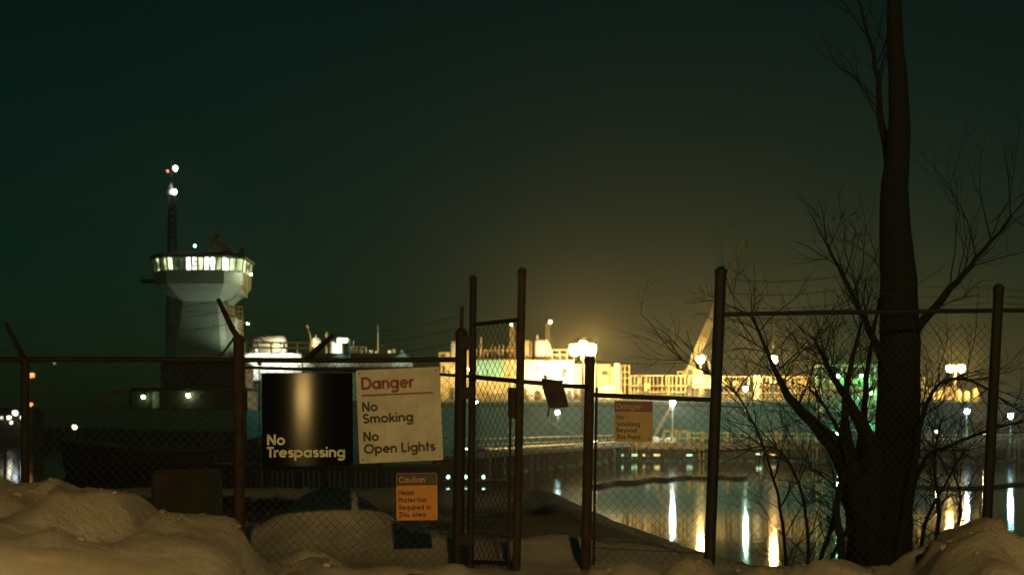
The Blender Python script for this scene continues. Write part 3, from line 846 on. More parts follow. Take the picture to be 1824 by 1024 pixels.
# masthead lamps on the two lattice masts and the tall deck lamps
lamp('mast_lamp', 'small bright orange lamp at the top of the mast left of the brightest lamp', P(980, 573, S+9), sw, SODW, 260, 0.26, 'lamps on the barge masts', pr=0.07)
lamp('mast_lamp', 'dim small orange lamp on the lattice mast beside the tall gate post', P(911, 578, S+3), zpx(640, S+3), SODW, 60, 0.16, 'lamps on the barge masts', pr=0.05)
lamp('deck_lamp', 'bright sodium lamp on a short white post beside the crane foot', P(1248, 640, S-2.5), sw, SODW, 11000, 0.62, pole=M['ship_white'], pr=0.22)
lamp('deck_lamp', 'sodium lamp with a thin pole above it, left of the tree', P(1378, 640, S-3), sw, (1.0, 0.56, 0.17), 9500, 0.60, pr=0.12)
tb('aerial', [P(1378, 630, S-3), P(1378, 572, S-3)], 0.05, M['ship_buff'])
lamp('deck_lamp', 'round white lamp low between the two dark gate posts', P(836, 657, S-1), sw, (1, 0.95, 0.75), 160, 0.24, pr=0.06)

# ------------------------------------------------------------------ crane
cr = thing('deck_crane', 'yellow deck crane with long boom raised against the night sky', 'crane', P(1236, 690, S+4).to_tuple())
CDp = S+4
MB().lathe(P(1236, 692, CDp), [(2.2, -2.3), (2.2, 0.6), (1.4, 1.0), (1.4, 2.2), (1.8, 2.4)], 16).build('pedestal', M['crane'], cr)
hs = bx('house', 1222, 655, 1252, 670, CDp-1.5, 3.4, M['crane'], 0.2, cr)
o = MB().box(P(1226, 667, CDp-1.62), P(1234, 658, CDp-1.503)).build('cab_window', M['glass'], hs)
b = MB()
for y_ in (CDp-1.3, CDp+1.3):
    for a, c_ in (((1207, 690), (1234, 640)), ((1270, 690), (1262, 640)), ((1207, 690), (1207, 662)), ((1216, 690), (1216, 662)), ((1262, 640), (1234, 640)), ((1207, 662), (1222, 662))):
        b.tube([P(a[0], a[1], y_), P(c_[0], c_[1], y_)], 0.16, 5)
b.build('gantry', M['crane'], cr)
A, Bt = P(1228, 660, CDp), P(1321, 440, CDp)
bd = (Bt-A); bl = bd.length; bd.normalize(); bn = V((bd.z, 0, -bd.x))
def boxbeam(A, stations, m, name, parent):
    b = MB(); n0 = 0
    for d_, hw, hd in stations:
        c = A + bd*d_
        for s1, s2 in ((-1,-1),(1,-1),(1,1),(-1,1)): b.v.append(tuple(c + bn*hw*s1 + V((0, hd*s2, 0))))
    for i in range(len(stations)-1):
        for k in range(4):
            k2 = (k+1) % 4; b.f.append((i*4+k, i*4+k2, i*4+4+k2, i*4+4+k))
    b.f.append((3,2,1,0)); e = (len(stations)-1)*4; b.f.append((e, e+1, e+2, e+3))
    return b.build(name, m, parent)
bm = boxbeam(A, [(0, 0.6, 0.5), (bl*0.12, 0.78, 0.55), (bl*0.55, 0.66, 0.5), (bl, 0.36, 0.35)], M['crane'], 'boom', cr)
for f in (0.15, 0.27, 0.39, 0.51, 0.63, 0.75, 0.87):
    wv = 0.80-0.38*f
    boxbeam(A, [(bl*f, wv+0.05, 0.8), (bl*f+0.3, wv+0.05, 0.8)], M['ship_brown'], 'stiffening_band', bm)
hdp = Bt
b = MB(); b.tube([hdp, P(1324, 434, CDp), P(1334, 433, CDp)], [0.6, 0.5, 0.35], 6); b.build('boom_head', M['crane'], cr)
MB().lathe(P(1331, 433, CDp-0.5), [(0.5, 0), (0.42, 0.15), (0.42, 0.85), (0.5, 1.0)], 14, 'y').build('sheave', M['ship_dark'], cr)
MB().tube([P(1332, 434, CDp), P(1327, 445, CDp)], 0.05, 5).build('hoist_cable', M['ship_dark'], cr)
MB().lathe(P(1327, 450, CDp), [(0.12, 0), (0.35, 0.2), (0.35, 0.6), (0.12, 0.8)], 10).build('hook_block', M['crane'], cr)
for dy in (-0.5, 0.5):
    MB().tube([P(1264, 640, CDp+dy), P(1322, 436, CDp+dy)], 0.035, 4).build('luffing_cable', M['ship_dark'], cr)

# ------------------------------------------------------------------ loading tower behind the tree, lit green
LT = DK+3
lt = thing('loading_tower', 'open steel loading tower lit green, seen through the branches', 'tower', (P(1515, 0, LT).x, LT, deck_z))
for px in (1466, 1512, 1560):
    for dy in (0, 4):
        MB().box((P(px, 0, LT).x-0.15, LT+dy, deck_z+0.004), (P(px, 0, LT).x+0.15, LT+dy+0.3, zpx(650, LT))).build('column', M['ship_cream'], lt)
for py in (650, 690, 730, 765):
    MB().box((P(1462, 0, LT).x, LT-0.3, zpx(py, LT)-0.12), (P(1564, 0, LT).x, LT+4.5, zpx(py, LT)+0.12)).build('platform', M['ship_cream'], lt)
    if py > 660:
        rail_frame('railing', 1462, 1564, py-13, py-1, LT-0.25, M['green'], lt, n=8, r=0.05)
for i in range(8):
    px = 1472+i*11; py0 = R.choice((668, 672, 700, 705, 740)); 
    cylv('valve_drum', px, 3.5, py0, {668: 689, 672: 689, 700: 729, 705: 729, 740: 764}[py0], LT+1.2, R.choice((M['ship_white'], M['ship_teal'], M['ship_cream'])), 0.2, 10, lt)
for px, py, pw in ((1493, 670, 330), (1534, 670, 420), (1552, 700, 260), (1545, 757, 330), (1492, 772, 160)):
    p = P(px, py, LT-0.6)
    fo = MB().box((p.x-0.18, p.y, p.z+0.17), (p.x+0.18, p.y+0.4, p.z+0.24)).tube([p+V((0, 0.2, 0.2)), p+V((0, 0.65, 0.5))], 0.04, 5).build('lamp_bracket', M['pole'], lt)
    MB().ball(p, 0.16, 8, 5).build('bulb', bulb_mat((0.22, 1.0, 0.50), pw*2.2, 0.16), fo, smooth=True)

# ------------------------------------------------------------------ dock lamps
lamp('flood_mast', 'brightest lamp, sodium floodlights on a tall mast behind the wooden post', P(1038, 622, 188), -1.0, SODW, 24000, 0.78, heads=3, spread=1.05, pr=0.2)
lamp('dock_lamp', 'bright white lamp on a pole above the white lockers on the dock', P(1198, 717, DK+1), deck_z, (0.80, 1.0, 0.85), 4200, 0.34, pole=M['ship_white'])
lamp('dock_lamp', 'pale green lamp on a pole just right of the thick fence post', P(1328, 692, DK+1), deck_z, (0.62, 1.0, 0.66), 2200, 0.30)
lamp('dock_lamp', 'bluish white lamp on the dock between the tree and the last fence post', P(1722, 732, DK+1), deck_z, (0.60, 0.78, 1.0), 1500, 0.34, pole=M['ship_teal'])
lamp('dock_lamp', 'cyan white lamp on the dock at the right edge of the picture', P(1800, 740, DK+1), deck_z, (0.45, 0.95, 0.95), 1300, 0.34, pole=M['ship_teal'])
lamp('dock_lamp', 'added low sodium lamp brightening the dock edge near the last fence post', P(1752, 770, DK+2), deck_z, SODW, 420, 0.12, pr=0.05)  # added lamp that turns the dull dock edge yellow
lamp('dock_lamp', 'added low sodium lamp brightening the dock just right of the tree trunk', P(1668, 768, DK+2), deck_z, SODW, 320, 0.12, pr=0.05)  # second added lamp for the same dock edge
lamp('far_flood_mast', 'twin sodium floodlights on a mast far behind the right end of the barge', P(1702, 656, 290), -1.0, SODW, 19000, 0.75, heads=2, spread=2.3, pr=0.25, pole=M['ship_cream'])
lamp('trestle_lamp', 'small white lamp on the pier beside the wooden gate post', P(1061, 787, 180), tp(0.76).z, (1, 0.9, 0.6), 60, 0.18, pr=0.05)
lamp('trestle_lamp', 'small cyan white lamp on a thin pole in the water under the hanging box', P(993, 734, 200), -1.0, (0.62, 1.0, 0.95), 1700, 0.24, pr=0.06, arm=(0, 0))
lamp('trestle_lamp', 'small cyan lamp at the near end of the pier between the gate posts', P(829, 800, 119), 2.0, CYAN, 16, 0.16, pr=0.05)
lamp('trestle_lamp', 'tall thin blue lit pole on the pier behind the gate leaf', P(849, 716, 126), 2.1, (0.5, 0.9, 1.0), 26, 0.10, pr=0.07, pole=M['ship_teal'])

# hose and mooring line
b = MB(); pts = [P(1196+ (1168-1196)*t - 4*math.sin(t*3.14), 724+(776-724)*t**0.8, DK+0.6) for t in [i/14 for i in range(15)]]
b.tube(pts, 0.26, 8); tag(b.build('loading_hose', M['rope'], None, smooth=True), 'thick pale loading hose drooping to the dock lockers', 'hose')
b = MB(); p0, p1 = P(930, 722, BD-0.2), tp(0.93, 0, 0.1); pts = []
for i in range(21):
    t = i/20; p = p0.lerp(p1, t); p.z -= 1.1*math.sin(math.pi*t); pts.append(p)
b.tube(pts, 0.07, 6); tag(b.build('mooring_line', M['rope'], None), 'thin mooring line slanting down from the barge to the pier', 'rope')

# ------------------------------------------------------------------ tug
TD = 140.0
tk = TD/F
tug = thing('tugboat', 'tall tug with lit octagonal wheelhouse on a tapering pale tower', 'tugboat', (P(330, 0, TD).x, TD, 0))
# hull
x0, x1 = P(120, 0, TD).x, P(470, 0, TD).x
b = MB(); secs = [(x0, 0.62, 3.4, 0.5), (x0+2, 0.85, 3.1, 0), (x0+6, 1, 2.7, 0), (x1-6, 1, 2.7, 0), (x1-2, 0.8, 3.2, -0.4), (x1, 0.45, 3.8, -1.2)]
rings = []
for x, wd, zt, rk in secs:
    ym = TD+1.5; hw = 5.2*wd
    rings.append([V((x+rk, ym-hw*0.7, -1)), V((x, ym-hw, 1.2)), V((x, ym-hw, zt)), V((x, ym+hw, zt)), V((x, ym+hw, 1.2)), V((x+rk, ym+hw*0.7, -1))])
for A_, B_ in zip(rings, rings[1:]):
    for k in range(6): b.quad(A_[k], B_[k], B_[(k+1) % 6], A_[(k+1) % 6])
b.poly(rings[0]); b.poly(rings[-1][::-1])
b.build('hull', M['tug_dark'], tug)
b = MB()
for i in range(len(secs)-1):
    p, q = rings[i][2], rings[i+1][2]
    b.tube([p+V((0, -0.05, -0.5)), q+V((0, -0.05, -0.5))], 0.25, 8)
b.build('rubber_fender', M['boom'], tug)
for px in (150, 175, 205, 385, 420):
    MB().lathe((P(px, 0, TD).x, TD-3.95, 1.4), [(0.25, -0.2), (0.55, -0.2), (0.6, 0), (0.55, 0.2), (0.25, 0.2)], 12, 'y').build('tyre_fender', M['boom'], tug)
# deckhouse (two tiers)
def tbx(name, px0, py0, px1, py1, D, dep, m, bev=0.2, parent=tug): return bx(name, px0, py0, px1, py1, D, dep, m, bev, parent)
dh = tbx('deckhouse', 228, 690, 440, 728, TD-1.2, 6, M['tug_dark'], 0.3)
tbx('upper_deckhouse', 285, 643, 436, 689.5, TD-0.4, 5, M['tug_dark'], 0.3)
o = tbx('door', 272, 697, 283, 727, TD-1.29, 0.087, M['tug_grey'], 0.01)
for px in (300, 360, 385, 410):
    p = P(px, 706, TD-1.24)
    MB().lathe(p, [(0.24, 0), (0.24, 0.035)], 14, 'y').build('porthole', M['glass'], dh)
rail_frame('railing', 230, 290, 676, 690, TD-1.1, M['tug_buff'], tug, n=6, r=0.035)
rail_frame('railing', 150, 228, 722, 737, TD-3.2, M['tug_buff'], tug, n=8, r=0.04)
# towing frame (orange) aft
tb('tow_frame', [P(176, 728, TD-1), P(195, 699, TD-1), P(226, 699, TD-1)], 0.22, M['tug_buff'], tug)
# tower: tapering octagonal column
def oct_ring(pxc, hw, hd, py, D, ch=0.35):
    c = P(pxc, py, D); a = hw*tk; d = hd
    return [V((c.x-a*(1-ch), D-d, c.z)), V((c.x+a*(1-ch), D-d, c.z)), V((c.x+a, D-d*(1-ch), c.z)), V((c.x+a, D+d*(1-ch), c.z)),
            V((c.x+a*(1-ch), D+d, c.z)), V((c.x-a*(1-ch), D+d, c.z)), V((c.x-a, D+d*(1-ch), c.z)), V((c.x-a, D-d*(1-ch), c.z))]
def loft(rings, name, m, parent, smooth=False):
    b = MB()
    for A_, B_ in zip(rings, rings[1:]):
        n = len(A_)
        for k in range(n): b.quad(A_[k], A_[(k+1) % n], B_[(k+1) % n], B_[k])
    b.poly(rings[0][::-1]); b.poly(rings[-1])
    return b.build(name, m, parent, smooth)
TT = TD+1.5
tower = loft([oct_ring(363, 64, 2.6, 643, TT), oct_ring(366, 47, 2.3, 540, TT)], 'tower', M['tug_grey'], tug)
loft([oct_ring(366, 47.2, 2.32, 540.0, TT), oct_ring(364, 66, 3.2, 524, TT), oct_ring(363, 77, 3.7, 512, TT)], 'flare', M['tug_grey'], tug)
for py in (560, 590, 620):
    f = (643-py)/103.; b = loft([oct_ring(363+3*f, 64.6-17*f, 2.63-0.3*f, py+0.8, TT), oct_ring(363+3*f, 64.6-17*f, 2.63-0.3*f, py-0.8, TT)], 'tower_seam', M['tug_grey'], tower)
wh = loft([oct_ring(363, 77, 3.7, 511.9, TT), oct_ring(362, 79, 3.8, 490, TT)], 'wheelhouse', M['tug_grey'], tug)
# windows: panes leaning outward, one object each, mullions between
low, upr = oct_ring(362, 78, 3.75, 490, TT, 0.4), oct_ring(362, 81, 3.9, 466, TT, 0.4)
pane_ms = [emit('lit_wheelhouse_pane', c, s, 0.9, 0.9) for c, s in (((0.80, 1, 0.42), 0.8), ((0.95, 1, 0.75), 5.0), ((0.85, 1, 0.5), 1.6), ((0.5, 0.8, 0.30), 0.10))]
faces = {7: (4, [3, 2, 3, 0]), 0: (9, [2, 3, 3, 1, 1, 2, 1, 1, 0]), 1: (3, [1, 2, 0]), 2: (3, [2, 0, 0]), 6: (3, [3, 3, 3]), 4: (3, [2, 2, 2]), 3: (3, [0, 0, 2]), 5: (3, [2, 2, 2])}
for k, (n, ids) in faces.items():
    a0, a1, b0, b1 = low[k], low[(k+1) % 8], upr[k], upr[(k+1) % 8]
    ctr = V((P(362, 0, TT).x, TT, a0.z))
    nrm = ((a0+a1)/2-ctr); nrm.z = 0; nrm.normalize()
    for i in range(n):
        f0, f1 = (i+0.10)/n, (i+0.90)/n
        q = [a0.lerp(a1, f0), a0.lerp(a1, f1), b0.lerp(b1, f1), b0.lerp(b1, f0)]
        q = [q[0]+(q[3]-q[0])*0.10, q[1]+(q[2]-q[1])*0.10, q[2]-(q[2]-q[1])*0.06, q[3]-(q[3]-q[0])*0.06]
        b = MB(); bk = [p-nrm*0.06 for p in q]
        b.poly(q); b.poly(bk[::-1])
        for j in range(4): b.quad(q[j], bk[j], bk[(j+1) % 4], q[(j+1) % 4])
        b.build('window_pane', pane_ms[ids[i % len(ids)]], wh)
    for i in range(n+1):
        f = i/n
        MB().tube([a0.lerp(a1, f), b0.lerp(b1, f)], 0.11, 5).build('mullion', M['tug_grey'], wh)
loft([oct_ring(362, 70, 3.2, 490.2, TT), oct_ring(362, 70, 3.2, 466, TT)], 'interior_core', M['tug_dark'], wh)
loft([oct_ring(362, 84, 4.1, 466, TT), oct_ring(362, 85, 4.2, 463, TT), oct_ring(362, 74, 3.6, 457.5, TT)], 'roof', M['tug_dark'], tug)
MB().box(P(436, 477, TT-1.5), P(445, 474, TT+1)).build('roof_visor', M['tug_grey'], tug)
# bridge wing gallery at the right
b = MB().box(P(418, 525, TT-1.5), P(441, 521, TT+1.5)); b.build('wing_deck', M['tug_grey'], tug)
rail_frame('wing_railing', 419, 440, 494, 521, TT-1.4, M['yellow'], tug, rails=(0, 0.33, 0.66), n=3, r=0.06)
b = MB(); q = [P(441, 521, TT-1.4), P(441, 521, TT+1.4), P(441, 494, TT-1.4), P(441, 494, TT+1.4)]
b.tube([q[0], q[2]], 0.06); b.tube([q[1], q[3]], 0.06); b.tube([q[2], q[3]], 0.06); b.build('wing_railing', M['yellow'], tug)
# lower platform
MB().box(P(404, 574, TT-2.2), P(433, 570.5, TT+1.5)).build('platform', M['tug_grey'], tug)
rail_frame('platform_railing', 405, 432, 546, 570.5, TT-2.1, M['tug_buff'], tug, rails=(0, 0.35, 0.7), n=4, r=0.06)
loft([oct_ring(417, 14, 2.1, 640, TT, 0.1), oct_ring(413, 14, 2.0, 574.2, TT, 0.1)], 'casing', M['tug_grey'], tug)
# roof gear
lattice('radar_mast', 388, 9, 418, 458, TT, M['tug_buff'], tug, 0.08)
MB().box(P(372, 428, TT-1), P(392, 424.5, TT-0.7)).build('radar_scanner', M['tug_buff'], tug)
MB().ball(P(400, 445, TT-0.5), 0.75, 12, 7).build('radome', M['tug_buff'], tug, smooth=True)
cylv('radome_base', 400, 5, 450, 458, TT-0.5, M['tug_buff'], 0, 10, tug)
cylv('searchlight', 412, 5, 444, 458, TT-1.5, M['tug_buff'], 0.3, 10, tug)
rail_frame('roof_railing', 404, 434, 443, 461, TT-2, M['tug_buff'], tug, rails=(0, 0.5), n=4, r=0.05)
MB().ball(P(432, 446, TT-2), 0.3, 8, 5).build('horn', M['tug_buff'], tug)
tb('aerial', [P(430, 458, TT), P(431, 424, TT)], 0.04, M['tug_buff'], tug)
tb('aerial', [P(372, 458, TT), P(372, 428, TT)], 0.04, M['tug_buff'], tug)
o = MB().ball(P(347, 438, TT-1.5), 0.13, 8, 5).build('signal_lamp', bulb_mat((0.35, 1.0, 0.9), 14, 0.13), tug, smooth=True)
tb('lamp_stalk', [P(347, 462, TT-1.5), P(347, 440.5, TT-1.5)], 0.05, M['tug_dark'], tug)
MB().box(P(250, 503, TT-0.5), P(285, 499.5, TT+0.6)).build('port_wing', M['tug_dark'], tug)
rail_frame('port_wing_railing', 252, 286, 488, 500, TT-0.4, M['yellow'], tug, n=5, r=0.04)
# tall signal mast
mz = TT+5.5
b_ = MB().box(P(292, 700, mz-1.2), P(325, 640, mz+1.2)).build('mast_house', M['tug_dark'], tug)
lattice('signal_mast', 307, 9, 345, 641, mz, M['tug_dark'], tug, 0.06)
tb('mast_pole', [P(306, 350, mz), P(306, 285, mz)], [0.12, 0.05], M['tug_dark'], tug)
MB().box(P(296, 309.5, mz-0.05), P(316, 308, mz+0.05)).build('mast_yard', M['tug_dark'], tug)
MB().lathe(P(304, 348, mz-0.1), [(0.45, 0), (0.5, 0.25), (0.10, 1.3)], 10).build('day_shape', M['tug_grey'], tug)
MB().ball(P(312.5, 300, mz-0.3), 0.22, 8, 6, 1.3).build('mast_lamp', bulb_mat((1, 0.93, 0.8), 40, 0.22), tug, smooth=True)
MB().ball(P(298.5, 305, mz-0.3), 0.15, 8, 6).build('red_lamp', bulb_mat((1, 0.10, 0.06), 1.6, 0.15), tug, smooth=True)
MB().ball(P(311, 342, mz-0.8), 0.22, 8, 6, 1.3).build('mast_lamp', bulb_mat((1, 0.93, 0.8), 40, 0.22), tug, smooth=True)
tb('lamp_bracket', [P(306, 346, mz), P(311, 346.5, mz-0.8)], 0.05, M['tug_dark'], tug)
tb('lamp_bracket', [P(306, 304, mz), P(312, 304.5, mz-0.3)], 0.04, M['tug_dark'], tug)
# deck lamps
for px, py, c, pw in ((255, 707, (0.75, 1, 0.45), 26), (335, 704, (1, 0.95, 0.42), 60)):
    p = P(px, py, TD-1.65)
    fo = MB().tube([p+V((0, 0.45, 0.25)), p+V((0, 0, 0.3))], 0.05, 5).lathe(p+V((0, 0, 0.2)), [(0.25, 0), (0.2, 0.1), (0.06, 0.16)], 10).build('lamp_bracket', M['pole'], tug)
    MB().ball(p, 0.19, 8, 6).build('deck_lamp', bulb_mat(c, pw, 0.19), fo, smooth=True)
# floodlight added on the foredeck to light the tower front
p = P(462, 648, TD-3.4)
fo = MB().tube([V((p.x, p.y, 2.9)), p+V((0, 0, -0.15))], 0.07, 6).bbox((p.x-0.2, p.y-0.2, p.z-0.15), (p.x+0.2, p.y+0.2, p.z+0.15), 0.04).build('added_tower_flood', M['pole'], tug)
spot('tower_beam', p+V((-0.3, 0.15, 0.25)), P(395, 540, TT-2), (0.80, 1.0, 0.66), 760, 80, 0.9, 0.12, fo)
p = P(442, 577, TT-2.0)
fo = MB().tube([P(432, 572, TT-2.0), p+V((0, 0, -0.1))], 0.04, 6).bbox((p.x-0.1, p.y-0.1, p.z-0.08), (p.x+0.12, p.y+0.1, p.z+0.08), 0.03).build('platform_light', M['pole'], tug)
MB().ball(p+V((0, -0.22, 0)), 0.08, 8, 5).build('bulb', bulb_mat((1, 0.66, 0.28), 70, 0.10), fo, smooth=True)

p = P(447, 489, TT-3.4)  # added lamp that brightens the dim wing railing
fo = MB().tube([P(443, 476, TT-1.4), p+V((0, 0, 0.14))], 0.04, 6).lathe(p+V((0, 0, 0.10)), [(0.16, 0), (0.12, 0.08), (0.04, 0.12)], 8).build('added_wing_light', M['pole'], tug)
MB().ball(p, 0.09, 8, 5).build('bulb', bulb_mat((0.95, 1.0, 0.6), 90, 0.09), fo, smooth=True)
# ------------------------------------------------------------------ far shore lights at the left
FD = 470
def far_lamp(px, py, D, c, pw, r, label, zb=1.0):
    lamp('shore_lamp', label, P(px, py, D), zb, c, pw, r, pr=0.12)
far_lamp(57, 668, FD, (1.0, 0.26, 0.06), 110, 0.9, 'large orange lamp high on the far left shore')
far_lamp(55, 720, FD, (1.0, 0.26, 0.07), 60, 0.7, 'smaller orange lamp below the high one on the far left shore')
far_lamp(133, 760, FD-30, (1.0, 0.80, 0.55), 150, 0.75, 'single low white lamp on the far shore left of the tug')
far_lamp(27, 735, FD, (0.9, 0.95, 1.0), 110, 1.0, 'brightest white lamp of the cluster on the far left shore')
far_lamp(97, 647, FD, (0.8, 0.9, 0.3), 4, 0.35, 'faint yellow lamp highest on the far left shore')
far_lamp(43, 704, FD, (0.9, 0.9, 0.4), 8, 0.4, 'faint yellow lamp between the two orange lamps')
fb = thing('waterfront_shed', 'pale waterfront shed lit by lamps at the far left edge', 'building', P(22, 0, FD+6).to_tuple()[:2]+(0.8,))
MB().box((P(-20, 0, FD+6).x, FD+6, 0.2), (P(50, 0, FD+6).x, FD+22, zpx(738, FD+6))).build('wall', M['far_wall'], fb)
a_, c_ = P(-22, 738, FD+5).x, P(52, 738, FD+5).x; zt = zpx(738, FD+5)+0.01
MB().poly([(a_, FD+5, zt), (c_, FD+5, zt), (c_, FD+14, zt+2.4), (a_, FD+14, zt+2.4)]).poly([(a_, FD+14, zt+2.4), (c_, FD+14, zt+2.4), (c_, FD+23, zt), (a_, FD+23, zt)]).build('roof', M['tug_dark'], fb)
for i, (px, py, s) in enumerate(((15, 725, 5), (17, 743, 6), (39, 737, 5), (20, 752, 3), (48, 738, 1.2), (3, 733, 1.2))):
    lo, hi = P(px-2.5, py+3, FD+5.9), P(px+2.5, py-2.5, FD+5.9)
    zz = min(max(lo.z, 0.6), zt-1.6)
    MB().box((lo.x, FD+5.82, zz), (hi.x, FD+5.99, zz+1.0)).build('lit_window', emit('lit_shed_window', (1, 0.92, 0.66), s), fb)

# ------------------------------------------------------------------ fence
FY = 11.0
def fpost(px_t, py_t, px_b, py_b, wpx, D, m, parent, name='post', cap=True):
    t, b = P(px_t, py_t, D), P(px_b, py_b, D); r = wpx/2/F*D
    d = (b-t); b2 = b + d.normalized()*0.45
    o = MB(); o.tube([b2, t], r, 12)
    if cap: o.lathe(t, [(r*1.12, -0.03), (r*1.12, 0.005), (r*0.5, r*0.7)], 12)
    return o.build(name, m, parent, smooth=False)
def mesh_rect(c00, c10, c01, name, parent, wd=0.070, hg=0.074, r=0.0021, seed=1):
    """chain link on the parallelogram bottom-left c00, bottom-right c10, top-left c01"""
    c00, c10, c01 = V(c00), V(c10), V(c01)
    W = (c10-c00).length; H = (c01-c00).length
    ux, uy = (c10-c00)/W, (c01-c00)/H; un = ux.cross(uy).normalized()
    b = MB(); rr = random.Random(seed)
    for sgn in (1, -1):
        k = -int(H/hg)-2
        while k*wd < W + H/hg*wd + wd:
            x0 = k*wd if sgn == 1 else k*wd
            # line: x = x0 + sgn*wd/hg*t, t in 0..H
            t0, t1 = 0.0, H
            sl = sgn*wd/hg
            ta, tb_ = (0-x0)/sl, (W-x0)/sl
            t0 = max(t0, min(ta, tb_)); t1 = min(t1, max(ta, tb_))
            if t1-t0 > 0.01:
                n = max(2, int((t1-t0)/0.20)+1); pts = []
                for i in range(n+1):
                    t = t0+(t1-t0)*i/n; x = x0+sl*t
                    wob = 0.006*mnoise.noise(V((x*2.2, t*2.2, seed)))
                    sag = 0.030*mnoise.noise(V((x*0.9, t*0.8, seed+5)))
                    pts.append(c00 + ux*(x+wob) + uy*(t+wob*0.7) + un*(sgn*r*1.05+sag))
                b.tube(pts, r, 4, caps=False)
            k += 1
    return b.build(name, M['wire'], parent, stuff=True)
def barbed(pts, parent, seed):
    rr = random.Random(seed); b = MB(); full = []
    for p, q in zip(pts, pts[1:]):
        n = 14
        for i in range(n):
            t = i/n; s = V(p).lerp(V(q), t); s.z -= 0.03*math.sin(math.pi*t); full.append(s)
    full.append(V(pts[-1])); b.tube(full, 0.0022, 4)
    d = 0
    for p, q in zip(full, full[1:]):
        L = (q-p).length; m_ = max(1, int(L/0.12))
        for i in range(m_):
            c = p.lerp(q, i/m_); a = rr.random()*6.28
            v = V((0.3*math.cos(a), math.cos(a+1), math.sin(a))).normalized()*0.022
            b.tube([c-v, c+v], 0.0016, 3)
    return b.build('barbed_wire', M['wire'], parent)

# left run
fl = thing('chain_link_fence', 'chain link fence with barbed wire left of the gate, its post leaning arm bent', 'fence', P(425, 985, FY).to_tuple())
fpost(425, 602, 427, 985, 19, FY, M['rust'], fl)
tb('outrigger_arm', [P(428, 606, FY), P(415, 588, FY), P(389, 534, FY-0.25)], [0.026, 0.024, 0.018], M['rust'], fl, 8)
tb('arm_brace', [P(417, 602, FY-0.02), P(393, 634, FY-0.02)], 0.010, M['rust'], fl)
fpost(45, 640, 45, 985, 15, FY, M['galv'], fl)
tb('outrigger_arm', [P(45, 642, FY), P(10, 575, FY-0.2)], [0.022, 0.016], M['galv'], fl, 8)
tb('outrigger_arm', [P(546, 640, FY+0.05), P(592, 598, FY-0.1)], [0.026, 0.018], M['galv'], fl, 8)
tb('top_rail', [P(-900, 640, FY), P(-60, 640, FY), P(240, 640, FY), P(430, 641, FY), P(640, 642, FY), P(815, 640, FY)], 0.021, M['galv'], fl, 8)
tb('middle_rail', [P(425, 654, FY+0.09), P(640, 660, FY+0.09), P(790, 667, FY+0.09), P(843, 671, FY+0.05)], 0.013, M['galv'], fl, 8)
fpost(-350, 640, -350, 985, 15, FY, M['galv'], fl)
fpost(-780, 640, -780, 985, 15, FY, M['galv'], fl)
mesh_rect(P(-900, 1010, FY-0.03), P(424, 1010, FY-0.03), P(-900, 641, FY-0.03), 'chain_link_mesh', fl, seed=2)
mesh_rect(P(429, 1015, FY-0.03), P(814, 1015, FY-0.03), P(429, 641, FY-0.03), 'chain_link_mesh', fl, seed=3)
for dx, y0_, y1_ in ((0, 536, 545), (9, 555, 566), (19, 577, 590)):
    barbed([P(-60, y0_+52, FY-0.2), P(10+dx*0.5, y0_+40, FY-0.2), P(389+dx, y0_, FY-0.25+0.01*dx), P(590-dx*0.8, y1_+50, FY-0.1), P(818, y1_+18, FY)], fl, 11+dx)

# gate posts and leaf
gt = thing('gate_posts', 'pair of thick dark gate posts joined by hinge blocks at the centre', 'post', P(830, 1012, FY).to_tuple())
fpost(822, 592, 815, 1015, 21, FY, M['galv'], gt, 'post')
fpost(823, 548, 822, 592, 7, FY, M['rust'], gt, 'post_extension')
fpost(843, 495, 838, 1015, 13, FY-0.02, M['galv'], gt, 'post')
for py in (610, 700, 960):
    MB().box(P(818, py+10, FY-0.06), P(846, py-10, FY+0.03)).build('hinge', M['galv'], gt)
gl = thing('gate_leaf', 'narrow open chain link gate leaf swung towards the viewer', 'gate', P(928, 1012, 10.35).to_tuple())
GA, GB = 10.95, 10.35
fpost(930, 482, 920, 1016, 15, GB, M['rust'], gl, 'stile')
tb('upper_rail', [P(845, 578, GA), P(927, 569, GB)], 0.017, M['galv'], gl, 8)
tb('lower_rail', [P(842, 1000, GA), P(921, 1003, GB)], 0.017, M['galv'], gl, 8)
c00, c10, c01 = P(844, 1008, GA-0.03), P(918, 1012, GB+0.03), P(849, 585, GA-0.03)
mesh_rect(c00, c10, c01, 'chain_link_mesh', gl, wd=0.075, hg=0.085, seed=5)
MB().box(P(905, 745, GB+0.05), P(923, 690, GB+0.09)).build('latch_plate', M['rust'], gl)
tb('drop_rod', [P(910, 690, GB-0.02), P(905, 1010, GB-0.02)], 0.009, M['galv'], gl)
# leaning bar across the opening
br = MB().tube([P(842, 671, FY-0.12), P(925, 679, 10.62), P(985, 684, 10.7), P(1003, 687, 10.72), P(1050, 689, 10.78)], 0.019, 8)
tag(br.build('gate_bar', M['rust'], None, smooth=True), 'dark bent bar across the gate opening', 'bar')
